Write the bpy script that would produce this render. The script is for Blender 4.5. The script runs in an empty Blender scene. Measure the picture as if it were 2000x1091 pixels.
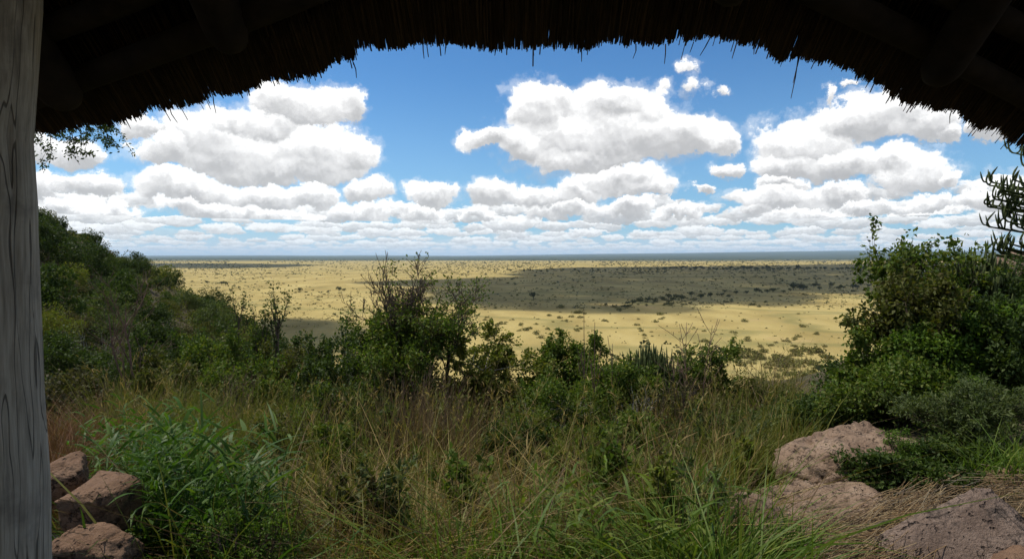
import bpy, math
import numpy as np
from mathutils import Vector, noise as mnoise

# ---------------------------------------------------------------- camera, sky, sun, exposure
F = 1192.0          # focal length in pixels of a 2000 pixel wide frame
HZ = 499.0          # row of the horizon in that frame
scene = bpy.context.scene
COL = scene.collection

cam_data = bpy.data.cameras.new('camera')
cam = bpy.data.objects.new('camera', cam_data)
COL.objects.link(cam)
cam.location = (0, 0, 0)
cam.rotation_euler = (math.pi / 2, 0, 0)
cam_data.sensor_width = 36.0
cam_data.lens = 36.0 * F / 2000.0
cam_data.shift_y = -(545.5 - HZ) / 2000.0
cam_data.clip_start = 0.05
cam_data.clip_end = 200000.0
scene.camera = cam

vs = scene.view_settings
vs.view_transform = 'Standard'
vs.look = 'None'
vs.gamma = 1.0
vs.use_curve_mapping = False
vs.exposure = 0.32

SUN_EL = math.radians(60.0)
SUN_AZ = math.radians(-68.0)      # clockwise from +Y (the way the camera looks)
TO_SUN = np.array([math.sin(SUN_AZ) * math.cos(SUN_EL), math.cos(SUN_AZ) * math.cos(SUN_EL), math.sin(SUN_EL)])
sun_data = bpy.data.lights.new('sun', 'SUN')
sun_data.energy = 4.6
sun_data.angle = math.radians(0.53)
sun_data.color = (1.0, 0.955, 0.88)
sun = bpy.data.objects.new('sun', sun_data)
COL.objects.link(sun)
sun.rotation_euler = Vector((-TO_SUN).tolist()).to_track_quat('-Z', 'Y').to_euler()
sun.location = (0, 0, 30)

scene.cycles.use_denoising = True
scene.cycles.max_bounces = 7
scene.cycles.diffuse_bounces = 3
scene.cycles.glossy_bounces = 2
scene.cycles.transmission_bounces = 4
scene.cycles.transparent_max_bounces = 32
scene.cycles.volume_bounces = 1
scene.cycles.caustics_reflective = False
scene.cycles.caustics_refractive = False
scene.cycles.sample_clamp_indirect = 6.0


def uv_of(px, py):
    """azimuth and tangent of elevation of a picture point (for laying out the sky all round)"""
    u = (px - 1000.0) / F
    az = math.atan(u)
    return az, (HZ - py) / F * math.cos(az)


class Nodes:
    def __init__(self, tree):
        self.t = tree
        self.n = tree.nodes
        self.l = tree.links

    def new(self, kind, **kw):
        nd = self.n.new(kind)
        for k, v in kw.items():
            setattr(nd, k, v)
        return nd

    def put(self, sock, val):
        if val is None:
            return
        if isinstance(val, bpy.types.NodeSocket):
            self.l.new(val, sock)
        else:
            sock.default_value = val

    def m(self, op, a, b=None, c=None, clamp=False):
        nd = self.new('ShaderNodeMath', operation=op, use_clamp=clamp)
        for i, v in enumerate((a, b, c)):
            self.put(nd.inputs[i], v)
        return nd.outputs[0]

    def v(self, op, a, b=None, c=None):
        nd = self.new('ShaderNodeVectorMath', operation=op)
        for i, v in enumerate((a, b, c)):
            self.put(nd.inputs[i], v)
        return nd.outputs['Value'] if op in ('DOT_PRODUCT', 'LENGTH', 'DISTANCE') else nd.outputs[0]

    def xyz(self, x, y, z=0.0):
        nd = self.new('ShaderNodeCombineXYZ')
        for i, v in enumerate((x, y, z)):
            self.put(nd.inputs[i], v)
        return nd.outputs[0]

    def sep(self, v):
        nd = self.new('ShaderNodeSeparateXYZ')
        self.put(nd.inputs[0], v)
        return nd.outputs

    def noise(self, vec, scale, detail=5.0, rough=0.55, dist=0.0, lac=2.0, dims='3D', w=None):
        nd = self.new('ShaderNodeTexNoise', noise_dimensions=dims)
        if vec is not None and dims != '1D':
            self.put(nd.inputs['Vector'], vec)
        if w is not None:
            self.put(nd.inputs['W'], w)
        nd.inputs['Scale'].default_value = scale
        nd.inputs['Detail'].default_value = detail
        nd.inputs['Roughness'].default_value = rough
        nd.inputs['Lacunarity'].default_value = lac
        nd.inputs['Distortion'].default_value = dist
        return nd.outputs

    def ramp(self, fac, stops, interp='LINEAR'):
        nd = self.new('ShaderNodeValToRGB')
        cr = nd.color_ramp
        cr.interpolation = interp
        while len(cr.elements) < len(stops):
            cr.elements.new(0.5)
        for e, (p, c) in zip(cr.elements, stops):
            e.position = p
            e.color = (c[0], c[1], c[2], 1.0) if hasattr(c, '__len__') else (c, c, c, 1.0)
        self.put(nd.inputs[0], fac)
        return nd.outputs[0]

    def mix(self, fac, a, b, blend='MIX'):
        nd = self.new('ShaderNodeMix', data_type='RGBA', blend_type=blend)
        self.put(nd.inputs[0], fac)
        for s, v in ((nd.inputs[6], a), (nd.inputs[7], b)):
            if not isinstance(v, bpy.types.NodeSocket):
                v = tuple(v) + (1.0,) if len(v) == 3 else v
            self.put(s, v)
        return nd.outputs[2]

    def mixf(self, fac, a, b):
        nd = self.new('ShaderNodeMix', data_type='FLOAT')
        self.put(nd.inputs[0], fac)
        self.put(nd.inputs[2], a)
        self.put(nd.inputs[3], b)
        return nd.outputs[0]

    def step(self, x, lo, hi):
        nd = self.new('ShaderNodeMapRange', interpolation_type='SMOOTHSTEP')
        self.put(nd.inputs[0], x)
        self.put(nd.inputs[1], lo)
        self.put(nd.inputs[2], hi)
        return nd.outputs[0]


# cumulus clouds: (column, row, half width, half height) of their lobes in the photograph, turned into azimuth and elevation
BLOBS = [
    # great cloud left
    (500, 300, 215, 58), (395, 268, 95, 52), (330, 296, 55, 40), (610, 298, 130, 56), (690, 296, 62, 38), (440, 240, 60, 30),
    (560, 325, 150, 34), (600, 205, 105, 42), (540, 190, 62, 42), (684, 208, 30, 34), (620, 180, 30, 20), (520, 240, 90, 40),
    (150, 300, 52, 28), (270, 245, 46, 24), (262, 280, 22, 10), (85, 292, 40, 30),
    # great cloud in the middle
    (1150, 262, 175, 72), (1195, 205, 105, 44), (1060, 214, 78, 46), (1105, 195, 50, 26), (960, 272, 52, 24), (925, 262, 26, 14), (1350, 262, 82, 38),
    (1260, 262, 105, 58), (1120, 305, 110, 30), (1270, 220, 50, 40), (1400, 268, 44, 20), (1020, 285, 60, 30),
    # scraps
    (1347, 135, 26, 20), (1360, 172, 26, 23), (1288, 172, 31, 17), (1407, 178, 18, 12), (1424, 324, 33, 16), (1622, 186, 14, 22), (1655, 172, 16, 10),
    # right
    (1570, 276, 110, 46), (1660, 232, 95, 38), (1740, 222, 85, 46), (1810, 240, 70, 40), (1850, 262, 34, 22), (1540, 318, 78, 30),
    (1640, 318, 90, 34), (1780, 332, 100, 38), (1730, 312, 60, 24), (1850, 350, 36, 18), (1930, 246, 40, 22), (1990, 380, 60, 50),
    # the tier below
    (370, 372, 105, 30), (505, 384, 115, 24), (610, 382, 60, 22), (724, 368, 52, 22), (838, 384, 46, 23), (960, 376, 66, 29), (1050, 388, 90, 24),
    (1205, 352, 105, 30), (1265, 368, 60, 20), (1120, 374, 60, 24), (180, 366, 74, 25), (85, 372, 40, 36), (700, 410, 66, 20), (820, 416, 56, 15), (170, 412, 110, 19), (430, 414, 120, 20),
    (1230, 404, 58, 17), (1330, 418, 56, 16), (1092, 412, 76, 17), (935, 424, 28, 11), (1520, 386, 112, 26), (1640, 374, 54, 21), (1700, 398, 52, 17), (1372, 372, 22, 9),
    (1810, 394, 66, 20), (1935, 386, 60, 26), (1590, 418, 100, 18), (1820, 420, 90, 16), (1520, 356, 55, 15), (560, 425, 90, 16), (60, 425, 60, 20), (1480, 405, 50, 16),
]


SECTORS = [-500, 800, 1450, 2500]
SKY_PALE = (5.0, 6.0, 6.9)
CLOUD_TONES = ((3.5, 3.55, 3.68), (4.6, 4.63, 4.72), (6.5, 6.5, 6.55), (9.6, 9.6, 9.55))


def group_tree(name, ins, outs):
    g = bpy.data.node_groups.new(name, 'ShaderNodeTree')
    for nm, kind in ins:
        g.interface.new_socket(nm, in_out='INPUT', socket_type=kind)
    for nm, kind in outs:
        g.interface.new_socket(nm, in_out='OUTPUT', socket_type=kind)
    N = Nodes(g)
    return g, N, N.new('NodeGroupInput').outputs, N.new('NodeGroupOutput').inputs


def cloud_colour(N, t):
    C0, C1, C2, C3 = CLOUD_TONES
    a = N.mix(N.step(t, -0.05, 0.35), C0, C1)
    b = N.mix(N.step(t, 0.28, 0.60), a, C2)
    return N.mix(N.step(t, 0.52, 0.95), b, C3)


def background(N, col):
    bg = N.new('ShaderNodeBackground')
    N.put(bg.inputs[0], col)
    bg.inputs[1].default_value = 0.10
    return bg.outputs[0]


def mix_shader(N, fac, a, b):
    nd = N.new('ShaderNodeMixShader')
    N.put(nd.inputs[0], fac)
    N.l.new(a, nd.inputs[1])
    N.l.new(b, nd.inputs[2])
    return nd.outputs[0]


def puffs_group():
    """ragged coordinates and billows shared by the cumulus fields"""
    g, N, gi, go = group_tree('cloud puffs', [('P', 'NodeSocketVector')],
                              [('PW', 'NodeSocketVector'), ('N0', 'NodeSocketFloat'), ('Puff', 'NodeSocketFloat'), ('Broad', 'NodeSocketFloat')])
    P = gi[0]
    lo = N.v('SUBTRACT', N.noise(P, 13.0, 1.0, 0.5)[1], (0.5, 0.5, 0.5))
    hi = N.v('SUBTRACT', N.noise(P, 48.0, 6.0, 0.68)[1], (0.5, 0.5, 0.5))
    PW = N.v('MULTIPLY_ADD', lo, (0.075, 0.05, 0.0), P)
    PW = N.v('MULTIPLY_ADD', hi, (0.044, 0.038, 0.0), PW)
    PQ = N.v('MULTIPLY_ADD', hi, (0.012, 0.012, 0.0), P)
    n0 = N.noise(PQ, 34.0, 5.0, 0.56)[0]
    n1 = N.noise(N.v('ADD', PQ, (0.002, 0.0075, 0.0)), 34.0, 5.0, 0.56)[0]
    N.l.new(PW, go[0])
    N.l.new(n0, go[1])
    N.l.new(N.m('SUBTRACT', n0, n1), go[2])
    N.l.new(N.noise(P, 15.0, 2.0, 0.5)[0], go[3])
    return g


PUFFS = puffs_group()


def use_group(N, g, *vals):
    nd = N.new('ShaderNodeGroup')
    nd.node_tree = g
    for s, v in zip(nd.inputs, vals):
        N.put(s, v)
    return nd.outputs


def cumulus_group(name, px0, px1):
    """the clouds between two picture columns"""
    g, N, gi, go = group_tree(name, [('PW', 'NodeSocketVector'), ('N0', 'NodeSocketFloat'), ('Puff', 'NodeSocketFloat'), ('Broad', 'NodeSocketFloat'),
                                     ('Under', 'NodeSocketShader')], [('Sky', 'NodeSocketShader')])
    PW, n0, puff, nb = gi[0], gi[1], gi[2], gi[3]
    best, tone = None, None
    for (cx, cy, rx, ry) in BLOBS:
        if cx + rx * 1.25 + 60 < px0 or cx - rx * 1.25 - 60 > px1:
            continue
        u, v = uv_of(cx, cy)
        su = 1.0 / (rx / F * math.cos(u) ** 2 * 1.06)
        sv = 1.0 / (ry / F * math.cos(u) * 1.14)
        q = N.v('MULTIPLY_ADD', PW, (su, sv, 0.0), (-u * su, -v * sv, 0.0))
        b = N.v('DOT_PRODUCT', q, q)
        if ry < 24 and cy < 330 and rx < 32:      # torn scraps stay thin
            b = N.m('ADD', b, 0.50)
        qy = N.v('DOT_PRODUCT', q, (0.0, 1.0, 0.0))
        if best is None:
            best, tone = b, qy
        else:
            gsel = N.m('MULTIPLY_ADD', N.m('SUBTRACT', best, b), 1.7, 0.5, clamp=True)
            tone = N.mixf(gsel, tone, qy)
            best = N.m('MINIMUM', best, b)
    d = N.m('MULTIPLY_ADD', N.m('SUBTRACT', n0, 0.5), 0.9, N.m('SUBTRACT', 1.0, best))
    d = N.m('MULTIPLY_ADD', tone, 1e-5, d)      # keeps the evaluation order (and so the shader's stack) short
    alpha = N.step(d, -0.06, 0.34)
    torn = N.step(N.m('MULTIPLY_ADD', N.m('SUBTRACT', n0, 0.5), 1.6, d), -0.55, 0.25)
    alpha = N.m('MAXIMUM', alpha, N.m('MULTIPLY', torn, 0.30))
    core = N.step(d, 0.05, 1.0)
    t = N.m('MULTIPLY_ADD', tone, 0.66, 0.87)
    t = N.m('ADD', t, N.m('MULTIPLY', puff, 0.75))
    t = N.m('ADD', t, N.m('MULTIPLY', N.m('SUBTRACT', nb, 0.5), 0.5))
    t = N.m('SUBTRACT', t, N.m('MULTIPLY', core, 0.26))
    N.l.new(mix_shader(N, alpha, gi[4], background(N, cloud_colour(N, t))), go[0])
    return g


BANDS = [  # lowest and highest cloud centre (tangent of elevation), cloud half height, how hazy
    (0.004, 0.013, 0.0026, 0.72), (0.010, 0.022, 0.0042, 0.55), (0.019, 0.036, 0.0066, 0.40), (0.034, 0.056, 0.0100, 0.25), (0.052, 0.092, 0.0155, 0.12),
]


def rows_group(name, which):
    """rows of smaller cumulus, lower and smaller towards the horizon"""
    g, N, gi, go = group_tree(name, [('P', 'NodeSocketVector'), ('Clear', 'NodeSocketColor')], [('Sky', 'NodeSocketColor')])
    P, col = gi[0], gi[1]
    for i in which:
        v0, v1, s, haze = BANDS[i]
        st = 4.0
        q = N.v('MULTIPLY_ADD', P, (1.0 / (st * s), 1.0 / s, 0.0), (i * 17.31, 0.37 * i, 0.0))
        wa = N.v('SUBTRACT', N.noise(N.v('MULTIPLY', q, (2.2, 1.0, 1.0)), 1.15, 6.0, 0.66)[1], (0.5, 0.5, 0.5))
        qw = N.v('MULTIPLY_ADD', wa, (0.95, 1.9, 0.0), q)
        vo = N.new('ShaderNodeTexVoronoi', voronoi_dimensions='2D', feature='F1', distance='EUCLIDEAN')
        vo.inputs['Scale'].default_value = 0.72
        vo.inputs['Randomness'].default_value = 0.9
        N.l.new(qw, vo.inputs['Vector'])
        dist, cellc, pos = vo.outputs['Distance'], vo.outputs['Color'], vo.outputs['Position']
        cr, cg, cb = N.sep(cellc)
        R = N.m('MULTIPLY_ADD', cr, 0.40, 0.42)
        e = N.m('DIVIDE', dist, R)
        d = N.m('SUBTRACT', 1.0, N.m('MULTIPLY', e, e))
        py = N.sep(pos)[1]
        vc = N.m('MULTIPLY', N.m('SUBTRACT', py, 0.37 * i), s)
        ok = N.m('MULTIPLY', N.step(vc, v0 - 0.15 * s, v0), N.m('SUBTRACT', 1.0, N.step(vc, v1, v1 + 0.15 * s)))
        aa = N.m('MULTIPLY', N.step(d, 0.0, 0.45), ok)
        t = N.m('SUBTRACT', N.sep(qw)[1], py)
        t = N.m('MULTIPLY_ADD', t, 0.62, 0.66)
        t = N.m('ADD', t, N.m('MULTIPLY', N.sep(wa)[0], 0.9))
        t = N.m('ADD', t, N.m('MULTIPLY', N.m('SUBTRACT', cg, 0.5), 0.35))
        cc = N.mix(haze, cloud_colour(N, t), (6.6, 6.95, 7.2))
        col = N.mix(N.m('MULTIPLY', aa, 0.97), col, cc)
    N.l.new(col, go[0])
    return g


def build_world():
    w = bpy.data.worlds.new('World')
    w.use_nodes = True
    N = Nodes(w.node_tree)
    N.n.clear()
    out = N.new('ShaderNodeOutputWorld')
    sky = N.new('ShaderNodeTexSky', sky_type='NISHITA')
    sky.sun_disc = False
    sky.sun_elevation = SUN_EL
    sky.sun_rotation = SUN_AZ
    sky.altitude = 400.0
    sky.air_density = 1.0
    sky.dust_density = 0.5
    sky.ozone_density = 2.5
    tc = N.new('ShaderNodeTexCoord')
    X, Y, Z = N.sep(tc.outputs['Generated'])
    r = N.m('SQRT', N.m('ADD', N.m('MULTIPLY', X, X), N.m('MULTIPLY', Y, Y)))
    U = N.m('ARCTAN2', X, Y)
    V = N.m('DIVIDE', Z, N.m('MAXIMUM', r, 0.02))
    P = N.xyz(U, V)
    skyc = N.mix(1.0, sky.outputs[0], (0.40, 0.73, 0.98), 'MULTIPLY')
    # pale air low over the horizon
    skyc = N.mix(N.m('MULTIPLY', N.m('SUBTRACT', 1.0, N.step(V, -0.05, 0.34)), 0.50), skyc, (3.4, 5.6, 7.6))
    skyc = N.mix(N.m('MULTIPLY', N.m('SUBTRACT', 1.0, N.step(V, 0.0, 0.05)), 0.8), skyc, SKY_PALE)
    clear = background(N, skyc)
    ground = background(N, SKY_PALE + (1.0,))
    low = background(N, use_group(N, rows_group('cloud rows low', (0, 1, 2)), P, skyc)[0])
    mid = background(N, use_group(N, rows_group('cloud rows middle', (2, 3, 4)), P, skyc)[0])
    rows = mix_shader(N, N.m('GREATER_THAN', V, 0.0275), low, mid)
    rows = mix_shader(N, N.m('GREATER_THAN', V, 0.125), rows, clear)
    # the cumulus seen ahead, in sectors of azimuth
    edges = SECTORS
    pf = use_group(N, PUFFS, P)
    front = None
    for k in range(len(edges) - 1):
        sec = use_group(N, cumulus_group('cumulus %d' % k, edges[k], edges[k + 1]), pf[0], pf[1], pf[2], pf[3], rows)[0]
        if front is None:
            front = sec
        else:
            front = mix_shader(N, N.m('GREATER_THAN', U, uv_of(edges[k], 400)[0]), front, sec)
    front = mix_shader(N, N.m('LESS_THAN', V, 0.055), front, rows)
    # the same kind of scattered cumulus all round and overhead
    zc = N.m('MAXIMUM', Z, 0.03)
    PP = N.xyz(N.m('DIVIDE', X, zc), N.m('DIVIDE', Y, zc))
    ng = N.noise(PP, 0.85, 5.0, 0.58)[0]
    ga = N.step(ng, 0.52, 0.58)
    ga = N.m('MULTIPLY', ga, N.step(V, 0.05, 0.16))
    gt = N.m('SUBTRACT', 1.25, N.m('MULTIPLY', N.m('SUBTRACT', ng, 0.5), 4.0))
    around = mix_shader(N, ga, rows, background(N, cloud_colour(N, gt)))
    is_away = N.m('GREATER_THAN', N.m('MAXIMUM', N.m('MULTIPLY', V, 2.0), N.m('ABSOLUTE', U)), 0.92)
    res = mix_shader(N, is_away, front, around)
    res = mix_shader(N, N.m('LESS_THAN', Z, 0.0), res, ground)
    N.l.new(res, out.inputs[0])
    scene.world = w
    w.cycles.sampling_method = 'NONE'


build_world()

# ---------------------------------------------------------------- helpers
PLAIN_Z = -70.0


def at(px, py, d):
    return np.array([(px - 1000.0) / F * d, d, (HZ - py) / F * d])


def tag(o, label=None, cat=None, group=None, kind=None):
    for k, v in (('label', label), ('category', cat), ('group', group), ('kind', kind)):
        if v is not None:
            o[k] = v
    return o


def mesh_np(name, verts, faces, mats=(), smooth=False, mat_index=None):
    """mesh from arrays; faces is an (n, 3) or (n, 4) array"""
    verts = np.ascontiguousarray(verts, dtype=np.float32).reshape(-1, 3)
    faces = np.ascontiguousarray(faces, dtype=np.int32)
    me = bpy.data.meshes.new(name)
    n, k = faces.shape
    me.vertices.add(len(verts))
    me.vertices.foreach_set('co', verts.ravel())
    me.loops.add(n * k)
    me.loops.foreach_set('vertex_index', faces.ravel())
    me.polygons.add(n)
    me.polygons.foreach_set('loop_start', np.arange(0, n * k, k, dtype=np.int32))
    me.polygons.foreach_set('loop_total', np.full(n, k, dtype=np.int32))
    if smooth:
        me.polygons.foreach_set('use_smooth', np.ones(n, dtype=bool))
    for m in mats:
        me.materials.append(m)
    if mat_index is not None:
        me.polygons.foreach_set('material_index', np.asarray(mat_index, dtype=np.int32))
    me.update(calc_edges=True)
    return me


def obj(name, me, parent=None, loc=None):
    o = bpy.data.objects.new(name, me)
    COL.objects.link(o)
    if parent is not None:
        o.parent = parent
    if loc is not None:
        o.location = [float(c) for c in loc]
    return o


def empty(name, loc=(0, 0, 0)):
    o = bpy.data.objects.new(name, None)
    o.empty_display_size = 0.1
    COL.objects.link(o)
    o.location = [float(c) for c in loc]
    return o


def unit(v):
    return v / np.maximum(np.linalg.norm(v, axis=-1, keepdims=True), 1e-9)


class Geo:
    """collects vertices and quads"""

    def __init__(self):
        self.v, self.f, self.n = [], [], 0

    def add(self, v, f):
        v = np.asarray(v, dtype=np.float64).reshape(-1, 3)
        self.v.append(v)
        self.f.append(np.asarray(f, dtype=np.int64) + self.n)
        self.n += len(v)

    def mesh(self, name, mat, smooth=False):
        return mesh_np(name, np.concatenate(self.v), np.concatenate(self.f), (mat,), smooth)


def leaf_quads(rs, P, D, L, W, fold=0.18):
    """one bent diamond leaf at each point P, pointing along D"""
    n = len(P)
    D = unit(D)
    S = unit(np.cross(D, unit(rs.normal(0, 1, (n, 3)) + np.array([0, 0, 0.6]))))
    Nn = np.cross(S, D)
    L = np.broadcast_to(np.asarray(L, dtype=float), (n,))[:, None]
    W = np.broadcast_to(np.asarray(W, dtype=float), (n,))[:, None]
    a = P
    b = P + D * L * 0.45 + S * W * 0.5 + Nn * L * fold
    c = P + D * L - Nn * L * 0.05
    d = P + D * L * 0.45 - S * W * 0.5 + Nn * L * fold
    v = np.stack([a, b, c, d], 1).reshape(-1, 3)
    f = np.arange(4 * n).reshape(n, 4)
    return v, f


def tubes(P0, P1, R0, R1, k=4):
    P0, P1 = np.asarray(P0, float), np.asarray(P1, float)
    R0, R1 = np.asarray(R0, float), np.asarray(R1, float)
    n = len(P0)
    D = unit(P1 - P0)
    ref = np.where(np.abs(D[:, 2:3]) > 0.9, np.array([[1.0, 0, 0]]), np.array([[0, 0, 1.0]]))
    A = unit(np.cross(D, ref))
    B = np.cross(D, A)
    ang = np.arange(k) * 2 * math.pi / k
    ring = A[:, None, :] * np.cos(ang)[None, :, None] + B[:, None, :] * np.sin(ang)[None, :, None]
    v = np.concatenate([P0[:, None, :] + ring * R0[:, None, None], P1[:, None, :] + ring * R1[:, None, None]], 1)
    base = np.arange(n)[:, None] * 2 * k
    i = np.arange(k)
    j = (i + 1) % k
    q = np.stack([base + i, base + j, base + k + j, base + k + i], -1)
    return v.reshape(-1, 3), q.reshape(-1, 4)


def polyline_tube(pts, rads, k=8, cap=True):
    """one continuous tube through the points, rounded off at its ends"""
    pts = np.asarray(pts, float)
    rads = np.asarray(rads, float)
    n = len(pts)
    T = unit(np.gradient(pts, axis=0))
    ref = np.array([0, 0, 1.0]) if abs(T[0, 2]) < 0.9 else np.array([1.0, 0, 0])
    A = unit(np.cross(T, ref))
    B = np.cross(T, A)
    ang = np.arange(k) * 2 * math.pi / k
    ring = A[:, None, :] * np.cos(ang)[None, :, None] + B[:, None, :] * np.sin(ang)[None, :, None]
    v = (pts[:, None, :] + ring * rads[:, None, None]).reshape(-1, 3)
    i = np.arange(k)
    j = (i + 1) % k
    rows = np.arange(n - 1)[:, None] * k
    q = np.stack([rows + i, rows + j, rows + k + j, rows + k + i], -1).reshape(-1, 4)
    if cap:
        m = len(v)
        v = np.concatenate([v, pts[:1], pts[-1:]])
        i2 = np.arange(0, k, 2)
        q = np.concatenate([q, np.stack([np.full(len(i2), m), (i2 + 2) % k, (i2 + 1) % k, i2], -1),
                            np.stack([np.full(len(i2), m + 1), (n - 1) * k + i2, (n - 1) * k + (i2 + 1) % k, (n - 1) * k + (i2 + 2) % k], -1)])
    return v, q


def blades(rs, base, height, lean, width, bend=0.5, segs=4, droop=0.0):
    """curved tapering grass blades; lean is a horizontal unit vector times how far the tip is carried off"""
    n = len(base)
    t = np.linspace(0, 1, segs + 1)[None, :, None]
    h = np.asarray(height)[:, None, None]
    up = np.array([0, 0, 1.0])[None, None, :]
    lean = np.asarray(lean)[:, None, :]
    bend = np.broadcast_to(np.asarray(bend, float), (n,))[:, None, None]
    droop = np.broadcast_to(np.asarray(droop, float), (n,))[:, None, None]
    path = base[:, None, :] + up * h * (t - droop * t ** 3) + lean * h * ((1 - bend) * t + bend * t * t)
    S = rs.normal(0, 1, (n, 3))
    S[:, 2] *= 0.2
    S = unit(S)[:, None, :]
    wt = np.asarray(width)[:, None, None] * 0.5 * (np.minimum(1.0, 1.25 * (1 - t ** 2.2)) * 0.96 + 0.04)
    v = np.concatenate([path - S * wt, path + S * wt], 1)          # n, 2*(segs+1), 3
    m = segs + 1
    b = np.arange(n)[:, None] * 2 * m
    i = np.arange(segs)
    q = np.stack([b + i, b + m + i, b + m + i + 1, b + i + 1], -1)
    return v.reshape(-1, 3), q.reshape(-1, 4)


def sstep(x, a, b):
    t = np.clip((np.asarray(x, float) - a) / (b - a), 0, 1)
    return t * t * (3 - 2 * t)


_vr = np.random.default_rng(99)
_LAT = _vr.random((64, 64))


def vnoise(x, y):
    """cheap smooth value noise, 0..1"""
    x = np.asarray(x, float)
    y = np.asarray(y, float)
    xi, yi = np.floor(x).astype(int), np.floor(y).astype(int)
    fx, fy = x - xi, y - yi
    fx, fy = fx * fx * (3 - 2 * fx), fy * fy * (3 - 2 * fy)
    g = lambda i, j: _LAT[i % 64, j % 64]
    return (g(xi, yi) * (1 - fx) + g(xi + 1, yi) * fx) * (1 - fy) + (g(xi, yi + 1) * (1 - fx) + g(xi + 1, yi + 1) * fx) * fy


# ---------------------------------------------------------------- materials
def material(name):
    m = bpy.data.materials.new(name)
    m.use_nodes = True
    N = Nodes(m.node_tree)
    N.n.clear()
    out = N.new('ShaderNodeOutputMaterial')
    return m, N, out


def principled(N, col, rough=0.8, spec=0.3, normal=None):
    p = N.new('ShaderNodeBsdfPrincipled')
    if not isinstance(col, bpy.types.NodeSocket):
        col = tuple(col) + (1.0,)
    N.put(p.inputs['Base Color'], col)
    N.put(p.inputs['Roughness'], rough)
    p.inputs['Specular IOR Level'].default_value = spec
    if normal is not None:
        N.l.new(normal, p.inputs['Normal'])
    return p.outputs[0]


def bump(N, h, strength=0.5, dist=0.02):
    b = N.new('ShaderNodeBump')
    b.inputs['Strength'].default_value = strength
    b.inputs['Distance'].default_value = dist
    N.l.new(h, b.inputs['Height'])
    return b.outputs[0]


def leaf_material(name, cols, trans=0.34, rough=0.58, spec=0.18):
    """leaf colours vary from leaf to leaf"""
    m, N, out = material(name)
    geo = N.new('ShaderNodeNewGeometry')
    rnd = geo.outputs['Random Per Island']
    col = N.ramp(rnd, [(i / max(1, len(cols) - 1), c) for i, c in enumerate(cols)])
    tc = N.new('ShaderNodeTexCoord')
    big = N.noise(tc.outputs['Object'], 2.2, 2.0, 0.5)[0]
    col = N.mix(N.m('MULTIPLY', N.m('SUBTRACT', big, 0.35), 1.2, clamp=True), col, N.mix(1.0, col, (1.35, 1.2, 0.9), 'MULTIPLY'))
    p = principled(N, col, rough, spec)
    if trans > 0:
        tr = N.new('ShaderNodeBsdfTranslucent')
        N.l.new(N.mix(1.0, col, (1.25, 1.35, 0.55), 'MULTIPLY'), tr.inputs[0])
        N.l.new(mix_shader(N, trans, p, tr.outputs[0]), out.inputs[0])
    else:
        N.l.new(p, out.inputs[0])
    return m


LEAF = {
    'hill': leaf_material('leaf hillside green', [(.024, .044, .011), (.036, .060, .015), (.052, .078, .021), (.042, .058, .018)]),
    'dark': leaf_material('leaf dark green', [(0.0319, 0.0562, 0.0120), (0.0464, 0.0775, 0.0160), (0.0725, 0.1063, 0.0240), (0.0508, 0.0750, 0.0200)]),
    'mid': leaf_material('leaf green', [(0.0546, 0.0920, 0.0144), (0.0806, 0.1323, 0.0198), (0.1196, 0.1667, 0.0288), (0.1560, 0.1667, 0.0360)]),
    'olive': leaf_material('leaf olive', [(0.0600, 0.0744, 0.0171), (0.0900, 0.1020, 0.0228), (0.1200, 0.1260, 0.0333), (0.0720, 0.0600, 0.0190)]),
    'yellow': leaf_material('leaf yellow green', [(0.0978, 0.1323, 0.0198), (0.1380, 0.1667, 0.0270), (0.1840, 0.1955, 0.0360), (0.1265, 0.1150, 0.0270)]),
    'bright': leaf_material('leaf bright green', [(0.0625, 0.1210, 0.0162), (0.0938, 0.1650, 0.0234), (0.1375, 0.1980, 0.0324)]),
    'grey': leaf_material('leaf grey green', [(0.0600, 0.0836, 0.0270), (0.0864, 0.1144, 0.0378), (0.1200, 0.1430, 0.0540)]),
    'dusty': leaf_material('leaf dusty brown', [(.07, .065, .03), (.10, .085, .04), (.06, .07, .025), (.12, .095, .05)]),
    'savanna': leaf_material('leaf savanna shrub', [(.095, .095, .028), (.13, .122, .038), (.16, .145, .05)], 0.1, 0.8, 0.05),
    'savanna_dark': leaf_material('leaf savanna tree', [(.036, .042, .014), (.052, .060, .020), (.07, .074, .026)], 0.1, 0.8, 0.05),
}
GRASS = {
    'straw': leaf_material('grass straw', [(0.3000, 0.2074, 0.0825), (0.3750, 0.2745, 0.1100), (0.2250, 0.1464, 0.0605), (0.1750, 0.1586, 0.0440), (0.4250, 0.3294, 0.1430)], 0.25, 0.6),
    'brown': leaf_material('grass brown', [(0.1200, 0.0816, 0.0440), (0.1800, 0.1140, 0.0605), (0.0840, 0.0576, 0.0330), (0.2520, 0.1800, 0.0990), (0.1440, 0.1020, 0.0660)], 0.2, 0.7),
    'red': leaf_material('grass red brown', [(.15, .072, .034), (.20, .095, .045), (.11, .055, .03), (.22, .13, .06)], 0.2, 0.7),
    'green': leaf_material('grass green', [(0.0624, 0.1092, 0.0144), (0.0910, 0.1552, 0.0198), (0.1300, 0.1898, 0.0288), (0.1820, 0.2070, 0.0405)], 0.35, 0.5, 0.2),
    'deep': leaf_material('grass deep green', [(0.0375, 0.0825, 0.0119), (0.0525, 0.1155, 0.0153), (0.0750, 0.1430, 0.0204), (0.1063, 0.1650, 0.0255)], 0.35, 0.5, 0.2),
    'olive': leaf_material('grass olive', [(.105, .125, .026), (.145, .160, .034), (.19, .185, .045), (.10, .115, .020)], 0.3, 0.55),
}


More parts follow.
